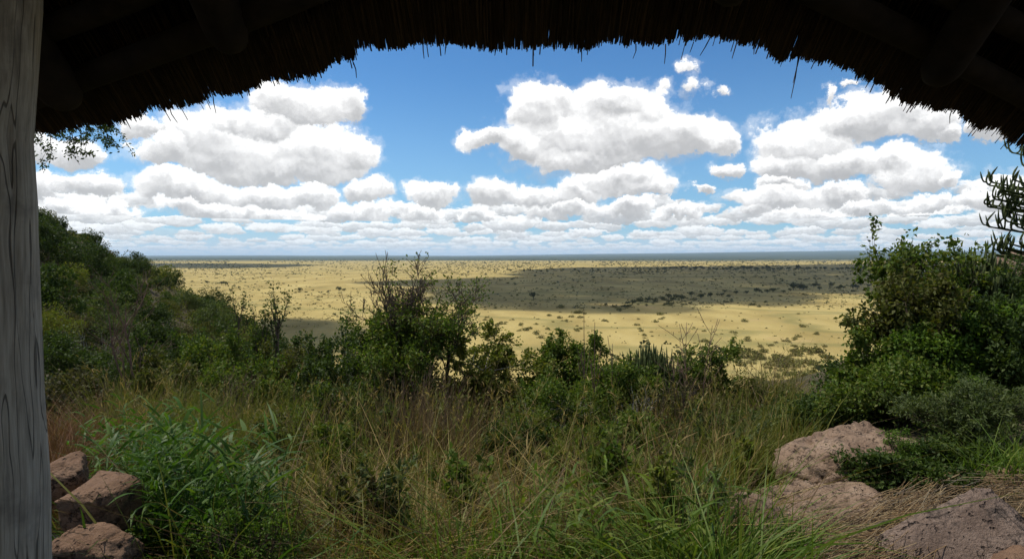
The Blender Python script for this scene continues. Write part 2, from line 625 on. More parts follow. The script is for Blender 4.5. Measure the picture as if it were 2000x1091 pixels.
def bark_material(name, c0, c1, scale=6.0):
    m, N, out = material(name)
    tc = N.new('ShaderNodeTexCoord')
    v = N.v('MULTIPLY', tc.outputs['Object'], (1.0, 1.0, 0.25))
    n = N.noise(v, scale * 4, 5.0, 0.6)[0]
    col = N.ramp(n, [(0.3, c0), (0.7, c1)])
    N.l.new(principled(N, col, 0.85, 0.2, bump(N, n, 0.5, 0.01)), out.inputs[0])
    return m


BARK = bark_material('bark brown', (.055, .038, .026), (.12, .09, .065))
BARK_PALE = bark_material('bark pale grey', (.22, .20, .17), (.42, .39, .34))
BARK_RED = bark_material('bark reddish', (.10, .058, .042), (.19, .12, .09))
BARK_DARK = bark_material('bark dark', (.03, .023, .018), (.07, .055, .045))


def euphorbia_material():
    m, N, out = material('euphorbia skin')
    tc = N.new('ShaderNodeTexCoord')
    n = N.noise(tc.outputs['Object'], 18.0, 3.0, 0.5)[0]
    col = N.ramp(n, [(0.3, (.040, .056, .018)), (0.7, (.085, .102, .032))])
    N.l.new(principled(N, col, 0.7, 0.12), out.inputs[0])
    return m


EUPH = euphorbia_material()


# ---------------------------------------------------------------- ground
YP = [-60, 2.2, 3.0, 9.0, 14.0, 22.0, 60.0, 140.0, 170.0, 400.0]
ZP = [-1.62, -1.62, -1.75, -3.0, -5.6, -10.5, -35.0, -71.0, -77.0, -90.0]


def terrain(x, y):
    x = np.asarray(x, float)
    y = np.asarray(y, float)
    ye = y - 4.0 * sstep(x, 1.6, 5.0) - 9.0 * sstep(x, 6.0, 14.0) - 4.0 * sstep(-x, 2.5, 8.0)
    c = np.interp(ye, YP, ZP)
    spur = 2.6 - 0.55 * (x + 60.0) - 0.27 * (y - 78.0)
    spur = np.where(spur > 3.0, 3.0 + (spur - 3.0) * 0.25, spur)
    spur = spur - 2.2 * np.maximum(y - 105.0 + (x + 40) * 0.2, 0) ** 1.0 * 0.25
    k = 3.0
    h = np.clip(0.5 + 0.5 * (spur - c) / k, 0, 1)
    z = c * (1 - h) + spur * h + k * h * (1 - h)
    # near ground stays what it is
    near = sstep(np.hypot(x, y), 7.0, 16.0)
    z = c * (1 - near) + z * near
    z = z + near * ((vnoise(x * 0.13 + 3, y * 0.13) - 0.5) * 2.4 + (vnoise(x * 0.5, y * 0.5) - 0.5) * 0.6)
    z = z + (vnoise(x * 1.7, y * 1.7) - 0.5) * 0.12
    z = z + 0.16 * np.exp(-((x + 2.35) ** 2 + (y - 3.2) ** 2) / 0.55)
    # towards its foot the slope runs under the plain
    return z


def spaced(lo, hi, n, knee):
    a, b = math.asinh(lo / knee), math.asinh(hi / knee)
    return knee * np.sinh(np.linspace(a, b, n))


def build_hillside():
    xs = spaced(-190, 170, 230, 5.0)
    ys = spaced(-14, 260, 260, 5.0)
    X, Y = np.meshgrid(xs, ys)
    Z = terrain(X, Y)
    v = np.stack([X, Y, Z], -1).reshape(-1, 3)
    nx = len(xs)
    i, j = np.meshgrid(np.arange(nx - 1), np.arange(len(ys) - 1))
    b = (j * nx + i).ravel()
    f = np.stack([b, b + 1, b + nx + 1, b + nx], -1)
    m, N, out = material('hillside soil')
    tc = N.new('ShaderNodeTexCoord')
    P = tc.outputs['Object']
    n = N.noise(P, 0.9, 6.0, 0.6)[0]
    n2 = N.noise(P, 14.0, 4.0, 0.6)[0]
    col = N.ramp(n, [(0.3, (.050, .046, .022)), (0.5, (.075, .06, .032)), (0.7, (.10, .075, .042))])
    col = N.mix(N.step(n2, 0.5, 0.75), col, (.14, .105, .055))
    N.l.new(principled(N, col, 0.95, 0.15, bump(N, n2, 0.7, 0.05)), out.inputs[0])
    o = obj('hillside', mesh_np('hillside', v, f, (m,), True))
    tag(o, 'brown earth slope falling away below the shelter', kind='structure')


def build_plain():
    xs = spaced(-70000, 70000, 161, 400.0)
    ys = np.concatenate([[-6000, -1500, -300], spaced(20, 72000, 200, 300.0)])
    X, Y = np.meshgrid(xs, ys)
    # the land rises a little far off to the right, with low ridges along the horizon
    far = sstep(Y, 9000, 42000)
    Z = PLAIN_Z + far * (60 + 330 * sstep(X / np.maximum(Y, 1), -0.2, 0.75)) + far * 90 * (vnoise(X / 5200.0 + 8, Y / 9000.0) - 0.5)
    Z = Z + sstep(Y, 250, 900) * (vnoise(X / 420.0, Y / 420.0) - 0.5) * 1.6
    v = np.stack([X, Y, Z], -1).reshape(-1, 3)
    nx = len(xs)
    i, j = np.meshgrid(np.arange(nx - 1), np.arange(len(ys) - 1))
    b = (j * nx + i).ravel()
    f = np.stack([b, b + 1, b + nx + 1, b + nx], -1)
    m, N, out = material('dry grass plain')
    tc = N.new('ShaderNodeTexCoord')
    P = tc.outputs['Object']
    nb = N.noise(P, 0.0016, 4.0, 0.55)[0]
    nm = N.noise(N.v('MULTIPLY', P, (1.0, 0.45, 1.0)), 0.013, 5.0, 0.62)[0]
    nf = N.noise(P, 0.35, 4.0, 0.65)[0]
    col = N.ramp(nm, [(0.28, (.185, .138, .046)), (0.42, (.262, .198, .070)), (0.56, (.325, .252, .093)), (0.75, (.38, .300, .122))])
    col = N.mix(N.m('MULTIPLY', N.step(nb, 0.48, 0.66), 0.5), col, (.225, .172, .058))
    col = N.mix(N.m('MULTIPLY', N.step(nf, 0.45, 0.75), 0.35), col, (.20, .165, .065))
    # greener lines where water drains
    dn = N.noise(N.v('MULTIPLY', P, (0.6, 1.0, 1.0)), 0.0021, 3.0, 0.5)[0]
    line = N.m('SUBTRACT', 1.0, N.step(N.m('ABSOLUTE', N.m('SUBTRACT', dn, 0.5)), 0.0, 0.018))
    col = N.mix(N.m('MULTIPLY', line, 0.5), col, (.115, .115, .040))
    soil = N.step(N.noise(P, 0.0062, 4.0, 0.6)[0], 0.60, 0.70)
    col = N.mix(N.m('MULTIPLY', soil, 0.4), col, (.33, .235, .115))
    # woodland takes over beyond some seven kilometres, its colour darkened for cloud shadow too
    Yc = N.sep(P)[1]
    wn = N.noise(N.v('MULTIPLY', P, (0.4, 1.0, 1.0)), 0.0007, 5.0, 0.6)[0]
    wood = N.step(N.m('MULTIPLY_ADD', N.m('SUBTRACT', wn, 0.5), 7000.0, Yc), 7200.0, 9800.0)
    wcol_shaded = N.ramp(N.noise(N.v('MULTIPLY', P, (0.35, 1.0, 1.0)), 0.0011, 5.0, 0.65)[0], [(0.38, (.022, .032, .016)), (0.58, (.036, .046, .022)), (0.72, (.11, .10, .045))])
    col = N.mix(wood, col, wcol_shaded)
    hb = N.noise(P, 0.9, 3.0, 0.6)[0]
    N.l.new(principled(N, col, 1.0, 0.05, bump(N, hb, 0.6, 0.5)), out.inputs[0])
    o = obj('plain', mesh_np('plain', v, f, (m,), True))
    tag(o, 'wide dry yellow grass plain reaching the horizon', kind='structure')


build_hillside()
build_plain()


# ---------------------------------------------------------------- clouds overhead, whose shadows lie on the plain and on the hill
def in_poly(px, py, poly):
    poly = np.asarray(poly, float)
    c = np.zeros(len(px), bool)
    j = len(poly) - 1
    for i in range(len(poly)):
        xi, yi = poly[i]
        xj, yj = poly[j]
        cond = ((yi > py) != (yj > py)) & (px < (xj - xi) * (py - yi) / (yj - yi + 1e-12) + xi)
        c ^= cond
        j = i
    return c


def ico(sub):
    import bmesh
    bm = bmesh.new()
    bmesh.ops.create_icosphere(bm, subdivisions=sub, radius=1.0)
    v = np.array([x.co[:] for x in bm.verts])
    f = np.array([[q.index for q in p.verts] for p in bm.faces])
    bm.free()
    return v, f


ICO2 = ico(2)
CLOUD_ALT = 3000.0


def cloud_over(seed, pix_poly, spacing, label, name='cloud', ground=None, mat=None):
    """a cumulus above the frame that casts the shadow outlined (in picture pixels) on the plain"""
    rs = np.random.default_rng(seed)
    if ground is None:
        poly = []
        pp = list(pix_poly) + [pix_poly[0]]
        for (a, b) in zip(pp[:-1], pp[1:]):
            for t in np.linspace(0, 1, 6)[:-1]:
                px, py = a[0] + (b[0] - a[0]) * t, a[1] + (b[1] - a[1]) * t
                d = -PLAIN_Z * F / (py - HZ)
                poly.append(((px - 1000) / F * d, d))
        zg = PLAIN_Z
    else:
        poly, zg = ground
    poly = np.array(poly)
    lo, hi = poly.min(0), poly.max(0)
    xs = np.arange(lo[0], hi[0], spacing)
    ys = np.arange(lo[1], hi[1], spacing)
    X, Y = np.meshgrid(xs, ys)
    X = X.ravel() + rs.uniform(-.45, .45, X.size) * spacing
    Y = Y.ravel() + rs.uniform(-.45, .45, Y.size) * spacing
    ok = in_poly(X, Y, poly)
    X, Y = X[ok], Y[ok]
    t = (CLOUD_ALT - zg) / TO_SUN[2]
    vv, ff = [], []
    k = len(ICO2[0])
    for i in range(len(X)):
        r = spacing * rs.uniform(0.75, 1.15)
        jit = 1 + 0.18 * rs.normal(0, 1, (k, 1))
        s = ICO2[0] * jit * np.array([r, r, r * 0.45])
        vv.append(s + np.array([X[i], Y[i], zg]) + TO_SUN * t + np.array([0, 0, rs.uniform(-.1, .35) * spacing]))
        ff.append(ICO2[1] + i * k)
    me = mesh_np(name, np.concatenate(vv), np.concatenate(ff), (mat or CLOUD_MAT,), True)
    o = obj(name, me)
    tag(o, label, kind='structure')
    return o


def cloud_material():
    m, N, out = material('cloud white')
    tr = N.new('ShaderNodeBsdfTransparent')          # the ragged rim lets some sunlight through
    N.l.new(mix_shader(N, 0.45, principled(N, (.9, .9, .9), 1.0, 0.0), tr.outputs[0]), out.inputs[0])
    return m


def thin_cloud_material():
    m, N, out = material('thin cloud')
    tr = N.new('ShaderNodeBsdfTransparent')
    N.l.new(mix_shader(N, 0.932, principled(N, (.9, .9, .9), 1.0, 0.0), tr.outputs[0]), out.inputs[0])
    return m


CLOUD_MAT = cloud_material()
THIN_CLOUD = thin_cloud_material()
cloud_over(1, [(800, 556), (740, 551), (800, 546), (905, 545), (1000, 541), (1020, 534), (1010, 529), (1130, 522.5), (1500, 518.5), (1800, 513.5), (2150, 515), (2150, 560), (1860, 562), (1740, 567), (1640, 571),
               (1555, 577), (1480, 584), (1430, 592), (1340, 600), (1250, 606), (1160, 609), (1060, 607), (945, 599), (880, 588), (862, 575), (860, 563)], 90.0,
           'broad cloud overhead shading the middle of the plain')
cloud_over(2, [(250, 514), (480, 514.5), (600, 517), (560, 521), (420, 523), (300, 522)], 150.0, 'cloud overhead shading the far left of the plain')
cloud_over(3, [(470, 640), (545, 622), (640, 626), (720, 640), (700, 662), (640, 690), (560, 705), (470, 690)], 22.0, 'small cloud overhead shading the foot of the left slope')
cloud_over(4, None, 36.0, 'thin cloud overhead shading the hilltop and the shelter',
           ground=([(-190, -160), (120, -160), (160, 40), (110, 120), (10, 120), (-30, 190), (-190, 190)], -10.0), mat=THIN_CLOUD)


# ---------------------------------------------------------------- thatched shelter
EAVE_D, EAVE_Z, SLOPE = 2.6, 0.894, 0.8


def on_roof(px, py, below=0.0):
    """where the line of sight through a picture point meets the underside of the roof"""
    u, v = (px - 1000) / F, (HZ - py) / F
    d = (EAVE_Z + SLOPE * EAVE_D - below) / (v + SLOPE)
    return np.array([u * d, d, v * d])


ROOF_N = np.array([0, SLOPE, 1.0]) / math.hypot(SLOPE, 1)      # outward (up and forward)
ROOF_DN = np.array([0, 1.0, -SLOPE]) / math.hypot(SLOPE, 1)    # down the slope
EAVE_PX = [(-400, 400), (-100, 318), (70, 268), (240, 228), (330, 214), (400, 198), (470, 172), (530, 148), (600, 144), (660, 132), (694, 128), (704, 106), (760, 96), (800, 88), (870, 86),
           (950, 92), (1010, 94), (1060, 86), (1120, 88), (1200, 78), (1250, 88), (1300, 92), (1350, 86), (1382, 72), (1450, 84), (1520, 100), (1560, 112), (1620, 134), (1660, 148),
           (1700, 172), (1760, 192), (1850, 216), (1900, 240), (1990, 278), (2100, 330), (2400, 450)]
_e = np.array([on_roof(*p) for p in EAVE_PX])


def eave_y(x):
    return np.interp(x, _e[:, 0], _e[:, 1])


def roof_z(y):
    return EAVE_Z - SLOPE * (y - EAVE_D)


RIDGE_Y = -1.6


def thatch_material():
    m, N, out = material('thatch reed')
    geo = N.new('ShaderNodeNewGeometry')
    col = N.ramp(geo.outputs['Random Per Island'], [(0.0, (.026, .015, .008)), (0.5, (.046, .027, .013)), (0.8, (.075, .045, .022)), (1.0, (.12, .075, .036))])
    N.l.new(principled(N, col, 0.6, 0.3), out.inputs[0])
    return m


def thatch_bed_material():
    m, N, out = material('thatch bed')
    tc = N.new('ShaderNodeTexCoord')
    n = N.noise(N.v('MULTIPLY', tc.outputs['Object'], (60.0, 2.0, 2.0)), 1.0, 4.0, 0.6)[0]
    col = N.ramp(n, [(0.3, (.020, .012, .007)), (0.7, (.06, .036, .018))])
    N.l.new(principled(N, col, 0.95, 0.1, bump(N, n, 0.8, 0.01)), out.inputs[0])
    return m


def weathered_wood():
    m, N, out = material('weathered grey wood')
    tc = N.new('ShaderNodeTexCoord')
    P = tc.outputs['Object']
    w = N.noise(N.v('MULTIPLY', P, (3.0, 3.0, 1.0)), 2.0, 2.0, 0.5)[1]
    Pw = N.v('MULTIPLY_ADD', N.v('SUBTRACT', w, (0.5, 0.5, 0.5)), (0.045, 0.045, 0.0), P)
    grain = N.noise(N.v('MULTIPLY', Pw, (70.0, 70.0, 3.0)), 1.0, 5.0, 0.65)[0]
    crack = N.noise(N.v('MULTIPLY', Pw, (30.0, 30.0, 0.16)), 1.0, 0.0, 0.4)[0]
    wid = N.m('MULTIPLY', N.noise(P, 5.0, 3.0, 0.6)[0], 0.030)
    ck = N.step(N.m('ABSOLUTE', N.m('SUBTRACT', crack, 0.5)), N.m('MULTIPLY', wid, 0.2), wid)
    blot = N.noise(P, 7.0, 4.0, 0.6)[0]
    col = N.ramp(grain, [(0.25, (.19, .158, .120)), (0.5, (.38, .325, .255)), (0.75, (.55, .48, .385))])
    col = N.mix(N.m('MULTIPLY', N.step(blot, 0.5, 0.75), 0.5), col, (.10, .088, .078))
    col = N.mix(N.m('MULTIPLY', N.m('SUBTRACT', 1.0, ck), 0.7), col, (.035, .028, .022))
    h = N.m('MULTIPLY_ADD', ck, 0.7, N.m('MULTIPLY', grain, 0.35))
    N.l.new(principled(N, col, 0.88, 0.2, bump(N, h, 0.9, 0.008)), out.inputs[0])
    return m


def pole_material():
    m, N, out = material('dark roof pole')
    tc = N.new('ShaderNodeTexCoord')
    n = N.noise(tc.outputs['Object'], 9.0, 5.0, 0.6)[0]
    col = N.ramp(n, [(0.3, (.018, .013, .010)), (0.7, (.040, .030, .022))])
    N.l.new(principled(N, col, 0.9, 0.15, bump(N, n, 0.5, 0.01)), out.inputs[0])
    return m


def build_shelter():
    rs = np.random.default_rng(11)
    root = empty('thatched_shelter', (-1.75, 2.0, -1.62))
    tag(root, 'open lookout shelter with dark thatched roof and weathered grey post', 'shelter')
    off = -np.array(root.location[:])

    def part(name, v, f, mat, smooth=False, kind=None, parent=root):
        o = obj(name, mesh_np(name, np.asarray(v) + off, f, (mat,), smooth), parent)
        if kind:
            o['kind'] = kind
        return o

    # post: a peeled trunk, a little crooked, split and knotted
    nz, nk = 150, 96
    zs = np.linspace(-1.66, 1.72, nz)
    A = np.arange(nk) * 2 * math.pi / nk
    pxr = np.interp(zs, [-1.7, -1.0, -0.75, -0.45, 0.05, 0.17, 0.3, 0.38, 0.5, 0.84, 1.8],
                    [84, 77, 74, 63, 54, 53, 48, 44, 50, 62, 70])       # right edge in the picture
    D0 = 2.0
    rad = np.interp(zs, [-1.7, 0.2, 1.8], [0.150, 0.128, 0.138])
    cx = (pxr - 1000) / F * D0 * 1.0 - rad
    v = np.zeros((nz, nk, 3))
    for i in range(nz):
        wob = 1 + 0.020 * np.sin(2 * A + zs[i] * 1.3) + 0.016 * np.sin(5 * A + zs[i] * 2.1) + 0.010 * np.sin(9 * A - zs[i] * 1.7 + 2)
        grv = vnoise(A * 9 + 0.6 * np.sin(zs[i] * 2.2), np.full(nk, zs[i] * 1.1 + 5))
        wob = wob - 0.09 * np.clip(0.32 - grv, 0, 1) * 4 + 0.030 * (vnoise(A * 22, np.full(nk, zs[i] * 6)) - 0.5) + 0.05 * (vnoise(A * 2.5 + 7, np.full(nk, zs[i] * 2.3 + 3)) - 0.5)
        r = rad[i] * wob
        v[i] = np.stack([cx[i] + r * np.cos(A), D0 + r * np.sin(A), np.full(nk, zs[i])], -1)
    i, j = np.meshgrid(np.arange(nk), np.arange(nz - 1))
    b = (j * nk).ravel()
    ii = i.ravel()
    f = np.stack([b + ii, b + (ii + 1) % nk, b + nk + (ii + 1) % nk, b + nk + ii], -1)
    part('post', v.reshape(-1, 3), f, weathered_wood(), True)['label'] = 'weathered grey wooden post with long cracks'
    # thatch bed: the thick layer over the poles, front and back slope
    xs = np.linspace(-5.2, 5.2, 105)
    bed = Geo()
    ye = eave_y(xs) - 0.09
    rows = []
    th = 0.30
    for (y, dz) in ((None, 0.0), (RIDGE_Y, 0.0), (RIDGE_Y, th * 1.28), ('e', th * 1.28)):
        if y is None:
            rows.append(np.stack([xs, ye, roof_z(ye)], -1))
        elif y == 'e':
            ye2 = ye - 0.30
            rows.append(np.stack([xs, ye2, roof_z(ye2) + dz], -1))
        else:
            rows.append(np.stack([xs, np.full_like(xs, y), np.full_like(xs, roof_z(y) + dz)], -1))
    n = len(xs)
    vv = np.concatenate(rows)
    ff = []
    for a in range(4):
        b2 = (a + 1) % 4
        k = np.arange(n - 1)
        ff.append(np.stack([a * n + k, a * n + k + 1, b2 * n + k + 1, b2 * n + k], -1))
    bed.add(vv, np.concatenate(ff))
    # back slope mirrored about the ridge
    vb = vv.copy()
    vb[:, 1] = 2 * RIDGE_Y - vb[:, 1] - 0.004
    bed.add(vb, np.concatenate(ff)[:, ::-1])
    bm = thatch_bed_material()
    tm = thatch_material()
    thatch = part('thatch', np.concatenate(bed.v), np.concatenate(bed.f), bm)
    thatch['label'] = 'thick dark layer of thatching reed'
    # reeds lying along the slope under the bed
    n = 9000
    x = rs.uniform(-3.6, 3.6, n)
    y1 = eave_y(x) - rs.uniform(0.0, 1.9, n) ** 1.0
    L = rs.uniform(0.35, 1.2, n)
    down = ROOF_DN[None, :] + np.stack([rs.normal(0, 0.018, n), np.zeros(n), np.zeros(n)], -1)
    P1 = np.stack([x, y1, roof_z(y1)], -1) - ROOF_N * rs.uniform(0.002, 0.016, n)[:, None]
    P0 = P1 - down * L[:, None] + ROOF_N * 0.006
    R = rs.uniform(0.0014, 0.0032, n)
    v, f = tubes(P0, P1, R, R * 0.9, 3)
    part('reed_lining', v, f, tm, kind='stuff')
    # the cut ends at the eave: a dense ragged brush, in several layers
    n = 26000
    x = rs.uniform(-3.8, 3.8, n)
    dens = vnoise(x * 11, x * 0 + 2) * 0.6 + vnoise(x * 37, x * 0 + 9) * 0.6
    lump = (vnoise(x * 4.3, x * 0 + 21) - 0.5) * 0.05 + (vnoise(x * 13, x * 0 + 31) - 0.5) * 0.025
    over = lump + np.where(rs.random(n) < 0.93, rs.normal(-0.006, 0.006, n) + 0.020 * dens, rs.exponential(0.014, n))
    depth = rs.random(n) ** 2.4
    yb = eave_y(x) - 0.012 + over - depth * 0.18
    base = np.stack([x, yb, roof_z(yb)], -1) + ROOF_N * (depth * 0.20)[:, None] - ROOF_N * 0.004
    dirn = ROOF_DN[None, :] + rs.normal(0, 0.022, (n, 3)) * np.where(rs.random((n, 1)) < 0.03, 3.0, 1.0)
    dirn = unit(dirn)
    R = rs.uniform(0.0016, 0.0036, n)
    v, f = tubes(base - dirn * rs.uniform(0.18, 0.32, n)[:, None], base, R, R * 0.85, 4)
    part('reed_fringe', v, f, tm, kind='stuff')
    # a few broken reeds hanging from the eave
    hang = Geo()
    for (px, py, ex, ey) in [(1560, 112, 1549, 190), (1563, 112, 1553, 160), (1440, 86, 1433, 112), (1300, 92, 1300, 122), (1135, 88, 1137, 118), (1242, 92, 1238, 112), (826, 88, 827, 112),
                             (690, 128, 694, 150), (476, 170, 480, 185), (416, 194, 418, 220), (330, 212, 342, 238), (1480, 90, 1476, 104), (1534, 106, 1528, 128), (1859, 220, 1861, 240),
                             (968, 92, 966, 106), (1040, 90, 1043, 106), (872, 88, 868, 104), (1390, 74, 1370, 106), (1355, 88, 1350, 100), (600, 144, 603, 162), (240, 228, 250, 250)]:
        p = on_roof(px, py - 6)
        d = p[1]
        q = np.array([(ex - 1000) / F * d, d + 0.02, (HZ - ey) / F * d])
        mid = (p + q) / 2 + rs.normal(0, 0.004, 3)
        v, f = tubes([p, mid], [mid, q], [0.0026, 0.0024], [0.0024, 0.0014], 4)
        hang.add(v, f)
    part('broken_reeds', np.concatenate(hang.v), np.concatenate(hang.f), tm, kind='stuff')
    # roof poles under the thatch
    pm = pole_material()

    def pole(name, pa, pb, r, below):
        a, b = on_roof(*pa), on_roof(*pb)
        t = np.linspace(0, 1, 14)[:, None]
        pts = a + (b - a) * t - ROOF_N * below
        pts = pts + np.stack([np.zeros(14), np.zeros(14), 0.012 * np.sin(np.linspace(0, 5, 14))], -1)
        rr = r * (1 + 0.06 * np.sin(np.linspace(1, 9, 14)))
        v, f = polyline_tube(pts, rr, 12)
        part(name, v, f, pm, True)

    pole('batten_pole', (-260, 315), (640, -55), 0.056, 0.075)
    pole('batten_pole', (-200, 175), (330, -55), 0.050, 0.070)
    pole('batten_pole', (1540, -55), (2300, 330), 0.056, 0.075)
    pole('batten_pole', (1820, -40), (2300, 215), 0.050, 0.070)

    def rafter(px, py, r):
        end = on_roof(px, py)
        top = end - ROOF_DN * 3.4
        top = end + (top - end) * min(1.0, (end[1] - RIDGE_Y - 0.3) / (end[1] - top[1]))
        k = 26
        t = np.concatenate([np.linspace(0, 0.05, 8), np.linspace(0.06, 1, k - 8)])
        pts = end + (top - end) * t[:, None] - ROOF_N * (0.085 + r * 0.6)
        rr = r * np.sqrt(np.clip(1 - (1 - np.minimum(t / 0.036, 1)) ** 2, 0.0, 1)) * (1 + 0.05 * np.sin(t * 17))
        rr = np.maximum(rr, 0.004)
        v, f = polyline_tube(pts, rr, 14)
        part('rafter_pole', v, f, pm, True)

    for (px, py, r) in [(478, 68, 0.082), (168, 176, 0.085), (1402, -22, 0.08), (1792, 132, 0.078), (2010, 215, 0.078), (940, -80, 0.08), (-60, 270, 0.085)]:
        rafter(px, py, r)


build_shelter()


# ---------------------------------------------------------------- rocks
def rock_material(name, c0, c1, c2, crack=1.0, stretch=(0.7, 1.0, 1.8)):
    m, N, out = material(name)
    tc = N.new('ShaderNodeTexCoord')
    P = tc.outputs['Object']
    n = N.noise(P, 3.2, 6.0, 0.62)[0]
    nf = N.noise(P, 46.0, 5.0, 0.7)[0]
    col = N.ramp(n, [(0.28, c0), (0.5, c1), (0.72, c2)])
    col = N.mix(N.m('MULTIPLY', N.step(nf, 0.48, 0.72), 0.55), col, c0)
    vo = N.new('ShaderNodeTexVoronoi', feature='DISTANCE_TO_EDGE')
    vo.inputs['Scale'].default_value = 5.0
    wv = N.v('MULTIPLY_ADD', N.noise(P, 6.0, 4.0, 0.6)[1], (0.35, 0.35, 0.35), N.v('MULTIPLY', P, stretch))
    N.l.new(wv, vo.inputs['Vector'])
    ck = N.step(vo.outputs['Distance'], 0.0, 0.020)
    patch = N.step(N.noise(P, 3.1, 2.0, 0.5)[0], 0.48, 0.62)
    ck = N.mixf(N.m('MULTIPLY', patch, crack), 1.0, ck)
    col = N.mix(N.m('MULTIPLY', N.m('SUBTRACT', 1.0, ck), 0.8), col, (.018, .013, .010))
    # lichen and soot
    li = N.step(N.noise(P, 8.5, 5.0, 0.70)[0], 0.54, 0.66)
    col = N.mix(N.m('MULTIPLY', li, 0.7), col, (.035, .030, .026))
    pit = N.step(N.noise(P, 24.0, 2.0, 0.5)[0], 0.60, 0.70)
    col = N.mix(N.m('MULTIPLY', pit, 0.65), col, (.03, .022, .018))
    h = N.m('ADD', N.m('MULTIPLY', ck, 1.0), N.m('MULTIPLY', nf, 0.7))
    h = N.m('SUBTRACT', h, N.m('MULTIPLY', pit, 0.6))
    N.l.new(principled(N, col, 0.92, 0.18, bump(N, h, 1.0, 0.03)), out.inputs[0])
    return m


ROCK_PINK = rock_material('rock pink granite', (.15, .095, .062), (.31, .210, .140), (.41, .295, .205))
ROCK_RED = rock_material('rock red brown', (.13, .074, .046), (.26, .158, .098), (.35, .225, .148))
ROCK_GREY = rock_material('rock grey pink', (.105, .070, .052), (.25, .178, .136), (.34, .255, .20), 1.0, (1.1, 4.2, 4.2))


def rock(name, label, px, py, d, size, seed, mat, rot=(0, 0, 0), cuts=7, rough=0.16, sub=5, group=None, boxy=1.0):
    """boulder: a ball cut by a few planes, then worn and pitted"""
    rs = np.random.default_rng(seed)
    v, f = ico(sub)
    n = v.copy()
    rad = np.ones(len(v))
    for _ in range(cuts):
        p = unit(rs.normal(0, 1, 3))
        h = rs.uniform(0.56, 0.86)
        dots = n @ p
        lim = np.where(dots > 1e-3, h / np.maximum(dots, 1e-3), 9.0)
        rad = -0.025 * np.logaddexp(-rad / 0.025, -lim / 0.025)          # soft minimum
    off = rs.uniform(-50, 50, 3)
    disp = np.empty(len(v))
    for i, q in enumerate(n):
        a = Vector((q * 1.3 + off).tolist())
        b = Vector((q * 6.0 + off).tolist())
        c = Vector((q * 17.0 + off).tolist())
        rid = 1.0 - min(1.0, abs(mnoise.noise(b * 0.62)) * 9.0)          # deep cracks
        disp[i] = mnoise.noise(a) * 1.0 + mnoise.noise(b) * 0.42 + abs(mnoise.noise(c)) * -0.34 + mnoise.noise(c * 2.6) * 0.12 - 0.55 * rid * rid
    nb = np.sign(n) * np.abs(n) ** boxy
    w = nb * (rad * (1 + rough * disp))[:, None] * np.array(size)
    me = mesh_np(name, w, f, (mat,), True)
    o = obj(name, me, loc=at(px, py, d))
    o.rotation_euler = [math.radians(a) for a in rot]
    tag(o, label, 'rock', group)
    return o


rock('boulder', 'largest rounded pink granite boulder under the green bushes at right', 1680, 935, 5.0, (.70, .55, .52), 3, ROCK_PINK, (4, -12, 10), 12, 0.12, sub=6, boxy=0.85)
rock('boulder', 'low pink boulder just in front of the largest one', 1600, 1040, 4.25, (.48, .42, .38), 8, ROCK_PINK, (0, -6, 25), 12, 0.16, sub=6, boxy=0.8)
rock('rock', 'small round pink rock behind the green grass tuft at lower right', 1470, 1035, 3.9, (.22, .20, .24), 21, ROCK_PINK, (0, 0, 0), 5, 0.14, 4)
rock('rock_slab', 'tilted flat grey-pink slab of cracked rock in the lower right corner', 1868, 1068, 3.25, (.38, .22, .095), 14, ROCK_GREY, (36, -20, 4), 2, 0.09, boxy=0.40, sub=6)
rock('rock', 'reddish rock cut off by the bottom right corner', 1985, 1105, 3.1, (.20, .2, .12), 31, ROCK_RED, (0, 10, 0), 6, 0.14, 4)
rock('rock', 'brown rock half hidden behind the tilted slab at right', 1945, 985, 4.4, (.34, .3, .30), 37, ROCK_RED, (0, 0, 30), 6, 0.14, 4)
rock('rock', 'small tan rock lying in the grass at the right edge', 1975, 905, 4.9, (.14, .12, .10), 41, ROCK_PINK, (0, 0, 10), 6, 0.12, 4)
rock('rock', 'upper reddish rock beside the wooden post', 118, 938, 3.45, (.16, .15, .135), 44, ROCK_RED, (0, -14, 20), 5, 0.10, boxy=0.6)
rock('rock', 'broad blocky red-brown rock right of the wooden post', 186, 984, 3.2, (.20, .17, .14), 58, ROCK_RED, (6, 4, -12), 5, 0.08, boxy=0.55)
rock('rock', 'dark lower rock at the bottom left beneath the blocky one', 205, 1088, 2.95, (.25, .22, .165), 63, ROCK_RED, (0, 6, 20), 7, 0.14)
rock('boulder', 'rock outcrop at the right edge below the hanging euphorbia', 2030, 590, 12.5, (.95, 1.1, 1.25), 77, ROCK_PINK, (0, 8, 0), 6, 0.15)
rock('rock', 'pale stone showing through the grass right of centre', 1345, 942, 5.6, (.22, .16, .13), 81, ROCK_GREY, (0, 0, 15), 6, 0.12, 4)


# ---------------------------------------------------------------- shrubs and trees
def rot_about(d, ang, az, rs):
    ref = np.array([0, 0, 1.0]) if abs(d[2]) < 0.9 else np.array([1.0, 0, 0])
    a = np.cross(d, ref)
    a = a / np.linalg.norm(a)
    b = np.cross(d, a)
    return d * math.cos(ang) + (a * math.cos(az) + b * math.sin(az)) * math.sin(ang)


